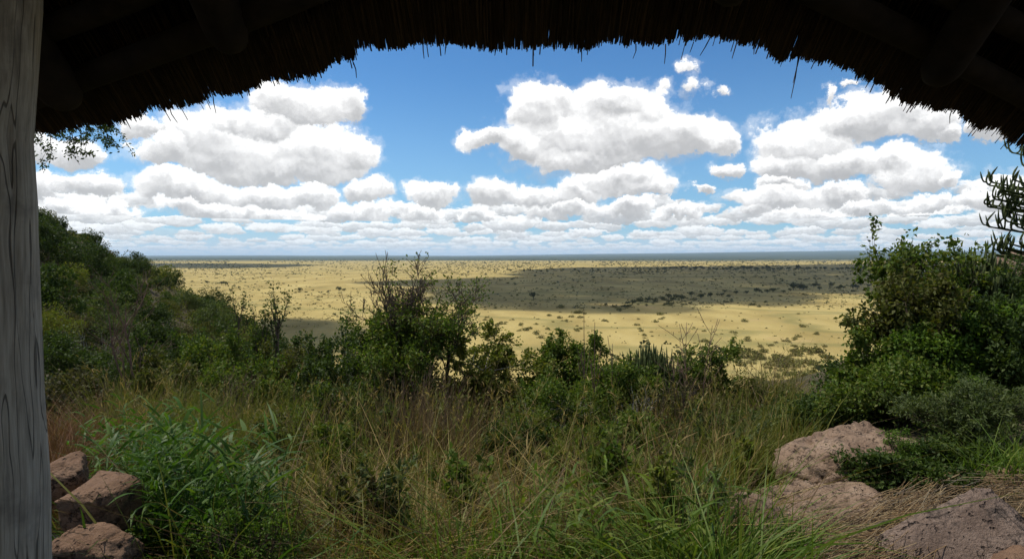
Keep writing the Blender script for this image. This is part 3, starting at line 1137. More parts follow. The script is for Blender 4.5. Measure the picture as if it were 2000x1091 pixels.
def grow(rs, stems=4, levels=3, kids=(6, 6, 5), spread=0.45, wig=0.16, up=0.10, ratio=0.62, angle=(0.5, 1.1), start=0.25, r0=0.022, lean=(0, 0), nseg=(7, 5, 4, 3)):
    """skeleton of a unit plant: segments and the leafy twigs"""
    P0, P1, R0, R1, twigs = [], [], [], [], []

    def branch(p, d, L, r, lvl):
        n = nseg[min(lvl, len(nseg) - 1)]
        pts, ds = [p], [d]
        for i in range(n):
            d = d + rs.normal(0, wig, 3)
            d[2] += up
            d = d / np.linalg.norm(d)
            q = p + d * (L / n)
            ra, rb = r * (1 - 0.72 * i / n), r * (1 - 0.72 * (i + 1) / n)
            P0.append(p); P1.append(q); R0.append(ra); R1.append(rb)
            p = q
            pts.append(p); ds.append(d)
        if lvl >= levels - 1:
            twigs.append(np.array(pts))
        if lvl < levels:
            for k in range(kids[min(lvl, len(kids) - 1)]):
                t = rs.uniform(start if lvl == 0 else 0.15, 1.0)
                i = min(int(t * n), n - 1)
                fr = t * n - i
                q = pts[i] * (1 - fr) + pts[i + 1] * fr
                dd = rot_about(ds[i], rs.uniform(*angle), rs.uniform(0, 2 * math.pi), rs)
                branch(q, dd, L * ratio * rs.uniform(0.65, 1.15) * (1.15 - 0.45 * t), r * (1 - 0.72 * t) * 0.62, lvl + 1)

    for s in range(stems):
        az = rs.uniform(0, 2 * math.pi)
        sp = spread * rs.uniform(0.3, 1.0)
        d = np.array([math.cos(az) * sp + lean[0], math.sin(az) * sp + lean[1], 1.0])
        branch(np.array([math.cos(az), math.sin(az), 0.0]) * 0.03 * (stems > 1), d / np.linalg.norm(d), rs.uniform(0.75, 1.05), r0 * rs.uniform(0.7, 1.1), 0)
    return np.array(P0), np.array(P1), np.array(R0), np.array(R1), twigs


def leaves_on(rs, twigs, per, spread):
    """points and directions of leaves along the twigs"""
    tp, td = [], []
    for pts in twigs:
        n = rs.poisson(per)
        if n == 0:
            continue
        t = rs.uniform(0.1, 1.0, n) * (len(pts) - 1)
        i = np.minimum(t.astype(int), len(pts) - 2)
        fr = (t - i)[:, None]
        tp.append(pts[i] * (1 - fr) + pts[i + 1] * fr)
        td.append(unit(pts[i + 1] - pts[i]))
    if not tp:
        return np.zeros((0, 3)), np.zeros((0, 3))
    P, D = np.concatenate(tp), np.concatenate(td)
    P = P + rs.normal(0, spread, P.shape)
    return P, D


PLANTS = 0


def plant(name, label, cat, px, top, width, d, leaf='mid', bark=None, seed=1, per=10, leafL=0.05, leafW=0.024, clump=0.02, bare=None, group=None, base=None, depth_scale=0.9,
          droop=0.0, jit=0.9, trunk_r=None, zcut=None, minr=0.0022, foot=0.05, **gk):
    """a shrub or small tree fitted to its height and width at its own distance; parts: trunk and crown"""
    rs = np.random.default_rng(seed)
    P0, P1, R0, R1, twigs = grow(rs, **gk)
    allp = np.concatenate([P0, P1])
    lo, hi = np.percentile(allp, 1, axis=0), np.percentile(allp, 99.7, axis=0)
    x = (px - 1000) / F * d
    z0 = (float(terrain(x, d)) - foot) if base is None else (HZ - base) / F * d
    H = (HZ - top) / F * d - z0
    W = width / F * d
    sx = W / max(hi[0] - lo[0], 1e-3)
    sy = sx * depth_scale
    sz = H / max(hi[2], 1e-3)
    S = np.array([sx, sy, sz])
    sh = np.array([-(lo[0] + hi[0]) / 2, -(lo[1] + hi[1]) / 2, 0]) * sstep(allp[:, 2].max() * 0 + 1, 0, 1)
    bend = lambda p: (p + sh * np.minimum(1.0, np.maximum(p[..., 2:3], 0) / max(hi[2], 1e-3) * 1.6)) * S
    P0, P1 = bend(P0), bend(P1)
    twigs = [bend(t) for t in twigs]
    rsc = (sx * sz) ** 0.5
    k = 4 if len(P0) > 1500 else 5
    rr = 1.0 if trunk_r is None else trunk_r / (R0.max() * rsc)
    keep = R0 * rsc * rr > 0.0006
    root = empty(name, (x, d, z0))
    tag(root, label, cat, group)
    root.rotation_euler.z = 0.0
    g = Geo()
    g.add(*tubes(P0[keep], P1[keep], np.maximum(R0[keep] * rsc * rr, minr), np.maximum(R1[keep] * rsc * rr, minr * 0.7), k))
    obj('trunk', g.mesh('trunk', bark or BARK), root)
    P, D = leaves_on(rs, twigs, per, clump)
    if zcut is not None:
        fz = P[:, 2] / H
        pk = np.interp(fz, [0, zcut[0], zcut[1], 1.0], [1, 1, zcut[2], zcut[2]])
        ok = rs.random(len(P)) < pk
        P, D = P[ok], D[ok]
    if len(P):
        dirs = unit(D + rs.normal(0, jit, D.shape) + np.array([0, 0, -droop]))
        L = leafL * rs.uniform(0.6, 1.25, len(P))
        v, f = leaf_quads(rs, P, dirs, L, L * (leafW / leafL))
        obj('crown', mesh_np('crown', v, f, (LEAF[leaf],)), root)
    return root


def euphorbia(name, label, px, top, width, d, seed, n=60, rad=0.022, base=None, curve=0.5, group=None, arms=3, low=0.0, foot=0.05):
    """clump of leafless candelabra fingers; parts: trunk and branches"""
    rs = np.random.default_rng(seed)
    x = (px - 1000) / F * d
    z0 = (float(terrain(x, d)) - foot) if base is None else (HZ - base) / F * d
    H = (HZ - top) / F * d - z0
    W = width / F * d
    root = empty(name, (x, d, z0))
    tag(root, label, 'euphorbia', group)
    tv, tf = polyline_tube([(0, 0, 0), (0.01, 0, H * 0.3), (0, 0.01, H * 0.62)], [rad * 2.4, rad * 2.0, rad * 1.3], 8)
    obj('trunk', mesh_np('trunk', tv, tf, (BARK_DARK,), True), root)
    g = Geo()
    for i in range(n):
        az = rs.uniform(0, 2 * math.pi)
        hb = H * (low + (0.62 - low) * rs.random())
        out = W * 0.5 * math.sqrt(rs.random()) * rs.uniform(0.55, 1.0)
        topz = min(H * 1.0, hb + H * rs.uniform(0.25, 0.5)) * (1 - 0.35 * (out / (W * 0.5)) ** 2)
        topz = max(topz, hb + 0.12 * H)
        t = np.linspace(0, 1, 9)
        cs = 1 - (1 - np.clip(t * 1.6, 0, 1)) ** 2
        r = out * cs
        zz = hb + (topz - hb) * (t ** (1.0 + curve * 1.4)) - out * 0.10 * np.sin(t * math.pi)
        pts = np.stack([r * math.cos(az), r * math.sin(az), zz], -1) + rs.normal(0, rad * 0.25, (9, 3))
        rr = rad * rs.uniform(0.8, 1.15) * np.array([0.9, 1.05, 0.88, 1.08, 0.9, 1.05, 0.92, 0.95, 0.35])
        g.add(*polyline_tube(pts, rr, 6))
        for a in range(rs.integers(0, arms + 1)):
            k = rs.integers(3, 7)
            az2 = rs.uniform(0, 2 * math.pi)
            L = H * rs.uniform(0.10, 0.22)
            o2 = L * 0.42
            t2 = np.linspace(0, 1, 7)
            p2 = pts[k] + np.stack([o2 * np.sqrt(t2) * math.cos(az2), o2 * np.sqrt(t2) * math.sin(az2), L * t2 ** 1.5], -1)
            g.add(*polyline_tube(p2, rad * 0.85 * np.array([1, .95, 1.05, .92, 1.0, .9, .35]), 6))
    o = obj('branches', g.mesh('branches', EUPH, True), root)
    o['kind'] = 'stuff'
    return root


# --- the shrubs of the middle ground, left to right
plant('bare_sapling', 'leafless reddish sapling with thin forked twigs on the left slope', 'sapling', 268, 505, 150, 10.0, 'dusty', BARK_RED, 101, minr=0.0036, per=0.25, leafL=0.03, leafW=0.015,
      stems=2, levels=3, kids=(6, 4, 3), spread=0.25, wig=0.10, up=0.12, angle=(0.35, 0.75), start=0.35, trunk_r=0.030, ratio=0.55)
plant('slender_shrub', 'slender dark shrub with a thin pointed top, left of the twin pair', 'shrub', 466, 562, 58, 13.0, 'dark', BARK, 102, per=9, leafL=0.055, leafW=0.034, clump=0.05,
      stems=2, levels=2, kids=(12, 4), spread=0.12, wig=0.06, up=0.2, angle=(0.4, 0.9), ratio=0.32, start=0.2)
plant('slender_shrub', 'fuller dark green shrub of the twin pair on the left slope', 'shrub', 522, 560, 76, 12.6, 'dark', BARK, 103, per=13, leafL=0.06, leafW=0.036, clump=0.06,
      stems=3, levels=2, kids=(12, 5), spread=0.18, wig=0.07, up=0.2, angle=(0.4, 0.9), ratio=0.36, start=0.1)
plant('white_stemmed_bush', 'dense dark green bush with crooked white stems', 'bush', 672, 642, 190, 9.0, 'dark', BARK_PALE, 104, per=19, leafL=0.055, leafW=0.03, clump=0.03,
      stems=5, levels=3, kids=(7, 6, 4), spread=0.6, wig=0.16, up=0.08, trunk_r=0.040)
plant('dead_topped_tree', 'tall thin tree with dead bare branch tips and green creeper below', 'tree', 762, 484, 190, 8.2, 'mid', BARK, 105, per=9, leafL=0.045, leafW=0.026, clump=0.02,
      zcut=(0.36, 0.62, 0.0), stems=5, levels=3, kids=(8, 6, 5), spread=0.55, wig=0.17, up=0.05, angle=(0.4, 0.95), ratio=0.52, trunk_r=0.028, start=0.25, minr=0.0036, base=770)
plant('dead_topped_tree', 'bushier half-dead tree leaning right, its twigs bare at the top', 'tree', 850, 505, 210, 8.4, 'mid', BARK, 106, per=10, leafL=0.045, leafW=0.026, clump=0.025,
      zcut=(0.36, 0.70, 0.12), stems=6, levels=3, kids=(8, 6, 5), spread=0.6, wig=0.17, up=0.05, angle=(0.4, 1.0), ratio=0.52, trunk_r=0.028, lean=(0.1, 0), start=0.25, minr=0.0036, base=770)
plant('creeper_bush', 'green creeper-covered bush at the foot of the dead-topped trees', 'bush', 800, 610, 170, 8.0, 'mid', BARK, 107, per=10, leafL=0.045, leafW=0.028, clump=0.04,
      stems=5, levels=3, kids=(7, 5, 4), spread=0.35, wig=0.15, up=0.15)
plant('airy_tree', 'small airy yellow-green tree with a pale crooked trunk', 'tree', 980, 636, 175, 8.6, 'yellow', BARK_PALE, 108, base=850, per=26, leafL=0.052, leafW=0.032, clump=0.02,
      zcut=None, stems=2, levels=3, kids=(7, 6, 4), spread=0.5, wig=0.17, up=0.10, start=0.4, trunk_r=0.032, droop=0.3)
plant('leafy_shrub', 'loose leafy shrub with drooping leaves right of the airy tree', 'shrub', 1118, 652, 140, 8.8, 'mid', BARK, 109, base=860, per=17, leafL=0.052, leafW=0.026, clump=0.02,
      stems=4, levels=3, kids=(6, 5, 4), spread=0.35, wig=0.13, up=0.12, droop=0.5)
plant('round_bush', 'dense dark bush below the airy tree with arching stems', 'bush', 1085, 730, 225, 7.2, 'mid', BARK_PALE, 110, per=13, leafL=0.038, leafW=0.022, clump=0.03,
      stems=6, levels=3, kids=(8, 6, 4), spread=0.7, wig=0.15, up=0.05, trunk_r=0.02)
plant('round_bush', 'dark rounded bush filling the gap below the euphorbia clump', 'bush', 1215, 700, 200, 7.8, 'mid', BARK, 111, per=13, leafL=0.042, leafW=0.024, clump=0.03,
      stems=6, levels=3, kids=(8, 6, 4), spread=0.6, wig=0.15, up=0.06)
euphorbia('euphorbia_shrub', 'clump of upright green euphorbia fingers right of centre', 1270, 670, 125, 9.2, 120, n=170, rad=0.012, low=0.5)
euphorbia('euphorbia_shrub', 'lower euphorbia clump hidden among leaves left of the upright one', 1195, 694, 95, 9.4, 121, n=80, rad=0.013, low=0.4)
plant('leafy_shrub', 'thin leafy shrub standing right of the euphorbia clump', 'shrub', 1376, 662, 115, 8.8, 'mid', BARK, 112, base=860, per=17, leafL=0.05, leafW=0.025, clump=0.02,
      stems=3, levels=3, kids=(6, 5, 4), spread=0.25, wig=0.12, up=0.15, droop=0.4)
plant('round_bush', 'low dusty bush at the edge of the slope right of centre', 'bush', 1470, 745, 160, 8.6, 'olive', BARK, 113, per=10, leafL=0.042, leafW=0.022, clump=0.03,
      stems=5, levels=3, kids=(6, 5, 4), spread=0.55, wig=0.14, up=0.08)
plant('round_bush', 'olive bush beside the dusty one with the plain right behind it', 'bush', 1395, 770, 140, 7.8, 'olive', BARK, 114, per=10, leafL=0.04, leafW=0.022, clump=0.03,
      stems=5, levels=3, kids=(6, 5, 4), spread=0.5, wig=0.14, up=0.08)
plant('fern_shrub', 'bright yellow-green feathery shrub in the grass at centre', 'shrub', 1112, 826, 120, 5.6, 'yellow', BARK, 115, per=16, leafL=0.035, leafW=0.008, clump=0.012,
      stems=8, levels=2, kids=(9, 5), spread=0.35, wig=0.08, up=0.16, ratio=0.35, angle=(0.3, 0.7))

for i, (px, top, w, d, lf, lab) in enumerate([
        (355, 640, 150, 13.5, 'dark', 'dark bush at the foot of the bare sapling'),
        (420, 655, 130, 12.0, 'mid', 'green bush left of the slender pair'),
        (585, 668, 110, 11.5, 'olive', 'olive bush between the slender pair and the white-stemmed bush'),
        (490, 700, 170, 10.5, 'mid', 'low green bush below the slender pair'),
        (330, 705, 170, 10.0, 'olive', 'olive bush in the grass below the bare sapling'),
        (180, 650, 190, 13.0, 'dark', 'dark bush low on the left slope near the post'),
        (130, 735, 130, 9.0, 'dusty', 'dusty brown-green bush behind the rust-red grass'),
        (900, 735, 120, 8.4, 'yellow', 'yellow-green bush between the half-dead tree and the airy tree'),
        (720, 735, 150, 7.8, 'dark', 'dark bush under the white-stemmed bush'),
        (1300, 770, 170, 7.4, 'olive', 'olive bush below the upright euphorbia clump'),
        (1000, 770, 130, 9.2, 'mid', 'green bush at the foot of the airy tree'),
        (930, 790, 120, 7.4, 'olive', 'olive bush in the grass left of the airy tree'),
        (1160, 735, 130, 9.6, 'mid', 'green bush behind the dense dark bushes at centre'),
        (1340, 735, 120, 9.4, 'mid', 'green bush right of the upright euphorbia clump'),
        (1430, 775, 130, 9.6, 'mid', 'green bush at the brink of the slope right of the thin shrub'),
        (1530, 788, 130, 8.8, 'olive', 'olive bush at the brink left of the right thicket'),
        (1495, 815, 140, 7.2, 'grey', 'grey-green herb bush in the tall grass right of centre'),
        (640, 770, 150, 7.6, 'mid', 'green bush in the grass below the white stems'),
        (860, 790, 130, 7.2, 'dusty', 'brownish dying bush in the grass below the half-dead tree')]):
    plant('slope_bush', lab, 'bush', px, top, w, d, lf, BARK, 150 + i, per=14, leafL=0.048 if d < 9 else 0.06, leafW=0.03 if d < 9 else 0.038, clump=0.05,
          stems=6, levels=3, kids=(7, 6, 4), spread=0.55, wig=0.14, up=0.08)

for i, (px, top, w, d, bk, lab) in enumerate([
        (845, 690, 150, 6.8, BARK_RED, 'leafless brown twiggy shrub below the half-dead tree'),
        (905, 760, 120, 6.2, BARK, 'low leafless shrub left of the airy tree'),
        (600, 735, 120, 6.6, BARK_RED, 'thin reddish twigs in the grass below the slender pair'),
        (455, 690, 110, 8.6, BARK_RED, 'reddish leafless shrub below the slender pair'),
        (1310, 690, 110, 7.2, BARK, 'grey-brown leafless shrub in front of the euphorbia clump'),
        (1250, 740, 120, 6.6, BARK_PALE, 'pale leafless twigs standing in the grass right of centre'),
        (205, 600, 150, 15.0, BARK_PALE, 'pale bare twigs on the left slope beside the bare sapling')]):
    plant('twiggy_shrub', lab, 'shrub', px, top, w, d, 'dusty', bk, 170 + i, per=0.6, leafL=0.03, leafW=0.014, stems=6, levels=3, kids=(6, 5, 3), spread=0.5, wig=0.13, up=0.10,
          angle=(0.35, 0.85), ratio=0.5, trunk_r=0.012, minr=0.0022, start=0.2)
for i, (px, top, w, d, lf, lab) in enumerate([
        (560, 815, 140, 5.9, 'olive', 'olive bush rising from the grass right of the lush green clump'),
        (770, 800, 150, 6.3, 'dark', 'dark bush in the grass below the dead-topped trees'),
        (1010, 830, 130, 5.8, 'dark', 'dark bush in the grass left of the bright feathery shrub'),
        (1230, 815, 150, 6.0, 'mid', 'green bush in the grass right of the bright feathery shrub'),
        (1400, 825, 140, 6.2, 'dark', 'dark bush in the tall grass near the pale stone'),
        (670, 840, 120, 5.4, 'mid', 'low green bush in the dry grass left of centre')]):
    plant('grass_bush', lab, 'bush', px, top, w, d, lf, BARK, 180 + i, per=10, leafL=0.04, leafW=0.022, clump=0.025, stems=6, levels=3, kids=(6, 5, 4), spread=0.5, wig=0.14, up=0.08)

# bare flower stalks against the plain
for i, (px, top, w, d, lab) in enumerate([
        (1141, 618, 26, 7.4, 'single straight bare stalk rising above the leafy shrub'),
        (1163, 640, 20, 7.2, 'shorter bare stalk with a dark seed tip right of centre'),
        (1322, 622, 90, 7.6, 'bare arching stalk with fine drooping side twigs'),
        (1366, 606, 80, 7.8, 'tallest bare stalk with curved twigs against the plain'),
        (1190, 660, 30, 7.4, 'leaning dry stalk between the shrubs right of centre')]):
    plant('dry_stalk', lab, 'stalk', px, top, w, d, 'dusty', BARK_RED, 130 + i, per=0.5, leafL=0.03, leafW=0.010, stems=1 + (i > 1 and i < 4), levels=2, kids=(9, 2) if i in (2, 3) else (4, 1),
          spread=0.22, wig=0.05, up=0.03 if i in (2, 3) else 0.1, angle=(0.6, 1.1), ratio=0.30, start=0.45, trunk_r=0.010, droop=1.0, minr=0.0036)

# --- right hand side: one big airy tree, bushes packed below it
plant('broad_leaf_tree', 'tall airy tree at right whose top twigs stand against the sky', 'tree', 1822, 448, 250, 7.2, 'mid', BARK, 201, per=8, leafL=0.06, leafW=0.034, clump=0.02, droop=0.6,
      stems=4, levels=3, kids=(7, 6, 4), spread=0.45, wig=0.13, up=0.09, start=0.35, trunk_r=0.04)
plant('broad_leaf_tree', 'loose tree leaning left over the plain with drooping leaves', 'tree', 1788, 528, 180, 6.7, 'olive', BARK, 202, per=10, leafL=0.055, leafW=0.032, clump=0.03, droop=0.6,
      stems=4, levels=3, kids=(7, 6, 5), spread=0.5, wig=0.14, up=0.05, start=0.3, trunk_r=0.034, lean=(-0.25, 0))
plant('broad_leaf_tree', 'lower spray of drooping leaves hanging over the plain at right', 'tree', 1722, 645, 105, 6.6, 'mid', BARK, 203, per=10, leafL=0.05, leafW=0.03, clump=0.03, droop=0.7,
      stems=3, levels=3, kids=(7, 5, 4), spread=0.5, wig=0.14, up=0.02, start=0.3, lean=(-0.3, 0))
for i, (px, top, w, d, lab) in enumerate([
        (1772, 505, 70, 7.4, 'thin leafy shoot left of the tall airy tree'),
        (1868, 492, 60, 7.6, 'thin leafy shoot right of the tall airy tree'),
        (1968, 500, 80, 7.8, 'loose leafy shoot near the right edge above the thicket'),
        (1655, 690, 60, 6.7, 'thin drooping shoot at the left tip of the right thicket')]):
    plant('leafy_shoot', lab, 'shoot', px, top, w, d, 'mid' if i % 2 else 'olive', BARK, 215 + i, per=10, leafL=0.06, leafW=0.034, clump=0.015, droop=0.6,
          stems=2, levels=2, kids=(9, 4), spread=0.25, wig=0.10, up=0.12, ratio=0.34, start=0.35)
plant('dense_bush', 'dense bright green bush in the middle of the right thicket', 'bush', 1850, 598, 215, 6.5, 'bright', BARK, 204, per=11, leafL=0.042, leafW=0.026, clump=0.03,
      stems=8, levels=3, kids=(8, 7, 5), spread=0.7, wig=0.14, up=0.10)
plant('dense_bush', 'dark leafy bush at the right edge of the thicket', 'bush', 1962, 512, 240, 7.6, 'dark', BARK, 205, per=11, leafL=0.045, leafW=0.028, clump=0.05,
      stems=7, levels=3, kids=(8, 6, 5), spread=0.45, wig=0.14, up=0.12)
plant('dense_bush', 'mid green bush standing above the grey-green shrub at right', 'bush', 1930, 590, 250, 6.3, 'dark', BARK, 206, per=11, leafL=0.045, leafW=0.028, clump=0.03,
      stems=8, levels=3, kids=(8, 7, 5), spread=0.7, wig=0.14, up=0.10)
plant('dense_bush', 'dark bush low on the left of the right thicket', 'bush', 1712, 712, 205, 6.9, 'dark', BARK, 207, per=11, leafL=0.042, leafW=0.026, clump=0.05,
      stems=7, levels=3, kids=(8, 6, 5), spread=0.6, wig=0.14, up=0.08)
plant('dense_bush', 'green bush directly behind the largest boulder', 'bush', 1755, 705, 230, 6.2, 'mid', BARK, 208, per=11, leafL=0.040, leafW=0.024, clump=0.05,
      stems=7, levels=3, kids=(8, 6, 5), spread=0.6, wig=0.14, up=0.08)
plant('dense_bush', 'dark bush left of the largest boulder reaching down the slope', 'bush', 1598, 778, 150, 6.6, 'dark', BARK, 209, per=11, leafL=0.04, leafW=0.025, clump=0.05,
      stems=6, levels=3, kids=(7, 6, 4), spread=0.55, wig=0.14, up=0.08)
plant('grey_shrub', 'grey-green narrow-leaved shrub above the rocks at right', 'shrub', 1890, 745, 230, 5.2, 'grey', BARK, 210, per=14, leafL=0.045, leafW=0.012, clump=0.015,
      stems=7, levels=3, kids=(7, 5, 4), spread=0.55, wig=0.12, up=0.10)
plant('low_shrub', 'small bright green feathery shrub on top of the boulder', 'shrub', 1765, 838, 100, 4.75, 'bright', BARK, 211, per=15, leafL=0.022, leafW=0.008, clump=0.012,
      stems=7, levels=2, kids=(9, 6), spread=0.5, wig=0.10, up=0.14, ratio=0.4)
plant('low_shrub', 'dark leafy low shrub growing between the boulders', 'shrub', 1755, 885, 190, 4.5, 'dark', BARK, 212, per=14, leafL=0.035, leafW=0.024, clump=0.02,
      stems=8, levels=2, kids=(9, 7), spread=0.8, wig=0.14, up=0.06, ratio=0.45)
plant('low_shrub', 'leafy low shrub at the right edge above the tilted slab', 'shrub', 1890, 870, 170, 4.6, 'dark', BARK, 213, per=13, leafL=0.035, leafW=0.020, clump=0.02,
      stems=8, levels=2, kids=(9, 6), spread=0.7, wig=0.14, up=0.08, ratio=0.45)
euphorbia('euphorbia_shrub', 'spiky euphorbia clump standing above the right thicket', 1912, 468, 110, 7.4, 220, n=90, rad=0.017, low=0.45)


def hanging_euphorbia():
    """candelabra branches reaching in from a trunk that stands just outside the right edge"""
    rs = np.random.default_rng(230)
    d = 8.4
    base = at(2075, 640, d)
    base[2] = float(terrain(base[0], d)) - 0.05
    root = empty('candelabra_euphorbia', base)
    tag(root, 'tall euphorbia with dark curved arms reaching in from the right edge', 'euphorbia')
    T = at(2060, 330, d) - base
    v, f = polyline_tube([(0, 0, 0), T * 0.5 + np.array([0.06, 0, 0]), T * 0.8, T * 1.15], [0.12, 0.10, 0.08, 0.05], 8)
    obj('trunk', mesh_np('trunk', v, f, (BARK_DARK,), True), root)
    g = Geo()
    for (py, reach, n) in [(310, 62, 20), (372, 105, 22), (405, 100, 18), (440, 92, 24), (492, 100, 24)]:
        for i in range(n):
            y0 = py + rs.uniform(-14, 14)
            rch = reach * rs.uniform(0.35, 1.0)
            s = at(2078, y0 + 4, d) - base
            e = at(2078 - rch, y0 - rs.uniform(0, 8), d) - base
            e[1] += rs.uniform(-0.45, 0.45)
            tip = e + np.array([-0.06 * rs.random(), rs.uniform(-.1, .1), rs.uniform(0.12, 0.30)])
            t = np.linspace(0, 1, 6)[:, None]
            p1 = s + (e - s) * t
            p1[:, 2] -= 0.05 * np.sin(t[:, 0] * math.pi)
            t2 = np.linspace(0, 1, 7)[1:, None]
            ctrl = e + (e - s) * 0.22
            p2 = (1 - t2) ** 2 * e + 2 * t2 * (1 - t2) * ctrl + t2 ** 2 * tip
            pts = np.concatenate([p1, p2])
            rr = np.full(len(pts), 0.0125) * (1 + 0.10 * np.sin(np.arange(len(pts)) * 2.1))
            rr[-1] = 0.006
            g.add(*polyline_tube(pts, rr, 6))
            for _ in range(rs.integers(1, 4)):
                k = rs.integers(4, 9)
                L = rs.uniform(0.10, 0.24)
                o2 = unit(rs.normal(0, 1, 3) * np.array([1, 1, 0])) * L * 0.5
                t3 = np.linspace(0, 1, 6)[:, None]
                g.add(*polyline_tube(pts[k] + o2 * np.sqrt(t3) + np.array([0, 0, L]) * t3 ** 1.6, 0.011 * np.array([1, 1.05, .95, 1.03, .9, .35]), 6))
    o = obj('branches', g.mesh('branches', EUPH, True), root)
    o['kind'] = 'stuff'


hanging_euphorbia()


def overhanging_branch():
    """the leafy branch that shows between the eave and the post: its tree stands outside to the left"""
    rs = np.random.default_rng(240)
    d = 6.2
    base = at(-330, 800, d)
    base[2] = float(terrain(base[0], d)) - 0.05
    root = empty('overhanging_tree', base)
    tag(root, 'dark leafy branch hanging below the eave beside the post', 'tree')
    P = [np.zeros(3), at(-330, 500, d) - base, at(-270, 270, d) - base, at(-120, 175, d) - base, at(60, 190, d) - base, at(215, 225, d) - base]
    v, f = polyline_tube(P, [0.14, 0.11, 0.08, 0.05, 0.025, 0.006], 8)
    g = Geo()
    g.add(v, f)
    tw = []
    for (sx, sy, ex, ey) in [(95, 200, 100, 316), (80, 196, 82, 290), (110, 205, 118, 280), (128, 205, 148, 320), (150, 212, 160, 312), (172, 214, 168, 296), (190, 220, 222, 288), (205, 224, 232, 262),
                             (180, 218, 205, 275), (140, 210, 132, 306), (60, 190, 72, 282), (30, 190, 40, 300), (0, 185, 5, 320), (-60, 180, -50, 330), (208, 222, 214, 250), (160, 214, 185, 268)]:
        s, e = at(sx, sy, d) - base, at(ex, ey, d + rs.uniform(-.3, .3)) - base
        t = np.linspace(0, 1, 7)[:, None]
        pts = s + (e - s) * t + rs.normal(0, 0.012, (7, 3))
        g.add(*tubes(pts[:-1], pts[1:], np.linspace(.006, .002, 6), np.linspace(.005, .0015, 6), 4))
        tw.append(pts)
        for _ in range(4):
            k = rs.integers(2, 6)
            e2 = pts[k] + rs.normal(0, 0.10, 3) + np.array([0, 0, -0.05])
            q = pts[k] + (e2 - pts[k]) * np.linspace(0, 1, 4)[:, None]
            g.add(*tubes(q[:-1], q[1:], np.full(3, .002), np.full(3, .0015), 3))
            tw.append(q)
    obj('trunk', g.mesh('trunk', BARK_DARK), root)
    P2, D = leaves_on(rs, tw, 26, 0.016)
    L = 0.036 * rs.uniform(0.6, 1.2, len(P2))
    v, f = leaf_quads(rs, P2, unit(D + rs.normal(0, 0.9, D.shape)), L, L * 0.5)
    obj('crown', mesh_np('crown', v, f, (LEAF['dark'],)), root)


overhanging_branch()


# ---------------------------------------------------------------- wooded slope on the left
def crown_mesh(seed, leaf, n=2600, leafL=0.085, flat=1.0, name='crown', lobes=26):
    """crown of unit radius: clumps of leaves round many lobes, with gaps between"""
    rs = np.random.default_rng(seed)
    c = unit(rs.normal(0, 1, (lobes, 3)))
    c[:, 2] = np.abs(c[:, 2]) * 1.1 - 0.25
    c = c * rs.uniform(0.35, 0.95, (lobes, 1))
    r = rs.uniform(0.12, 0.36, lobes)
    k = rs.integers(0, lobes, n)
    dirs = unit(rs.normal(0, 1, (n, 3)))
    P = c[k] + dirs * (r[k] * rs.uniform(0.55, 1.05, n) ** 0.6)[:, None]
    P[:, 2] *= flat
    D = unit(dirs + rs.normal(0, 0.7, (n, 3)))
    L = leafL * rs.uniform(0.6, 1.4, n)
    v, f = leaf_quads(rs, P, D, L, L * 0.62)
    return mesh_np(name, v, f, (LEAF[leaf],))


def trunk_mesh(seed, name='trunk', bark=None):
    rs = np.random.default_rng(seed)
    g = Geo()
    top = np.array([rs.normal(0, .08), rs.normal(0, .08), -0.1])
    v, f = polyline_tube([(0, 0, -1.25), (0.04, 0.02, -0.7), top], [0.085, 0.065, 0.05], 6)
    g.add(v, f)
    for _ in range(7):
        e = unit(rs.normal(0, 1, 3)) * 0.75
        e[2] = abs(e[2]) * 0.8
        mid = (top + e) / 2 + rs.normal(0, .06, 3)
        v, f = tubes([top, mid], [mid, e], [.035, .022], [.022, .008], 4)
        g.add(v, f)
    return g.mesh(name, bark or BARK)


HILL_CROWNS = [crown_mesh(300 + i, lf, n=4200, leafL=ll, flat=fl) for i, (lf, ll, fl) in enumerate(
    [('hill', .06, .8), ('hill', .07, .95), ('dark', .06, .75), ('olive', .06, .8), ('dusty', .055, .7), ('yellow', .06, .75), ('grey', .06, .8), ('hill', .075, .7)])]
HILL_TRUNKS = [trunk_mesh(330 + i) for i in range(3)]


def hill_tree(name, label, x, y, r, k, rs, lift=0.55, group=None, sq=1.0, cat='tree'):
    z = float(terrain(x, y))
    root = empty(name, (x, y, z))
    tag(root, label, cat, group)
    h = r * (0.95 if lift is None else lift)
    c = obj('crown', HILL_CROWNS[k], root)
    c.location = (0, 0, h)
    c.scale = (r, r * rs.uniform(.85, 1.15), r * sq * rs.uniform(.85, 1.45))
    c.rotation_euler = (rs.normal(0, .12), rs.normal(0, .12), rs.uniform(0, 6.28))
    t = obj('trunk', HILL_TRUNKS[k % 3], root)
    t.location = (0, 0, h)
    t.scale = (r, r, max(h + 0.3, 0.3) / 1.25)
    t.rotation_euler = (0, 0, rs.uniform(0, 6.28))
    return root


HILL_LABELS = ['dark green tree packed into the woodland %s on the left slope', 'tall-crowned dark tree in the woodland %s on the left slope',
               'green bushy tree in the woodland %s on the left slope', 'olive bushy tree in the woodland %s on the left slope',
               'dusty brown-green bush in the woodland %s on the left slope', 'yellow-green bush in the woodland %s on the left slope',
               'grey-green bush in the woodland %s on the left slope', 'dark flat-crowned tree in the woodland %s on the left slope']


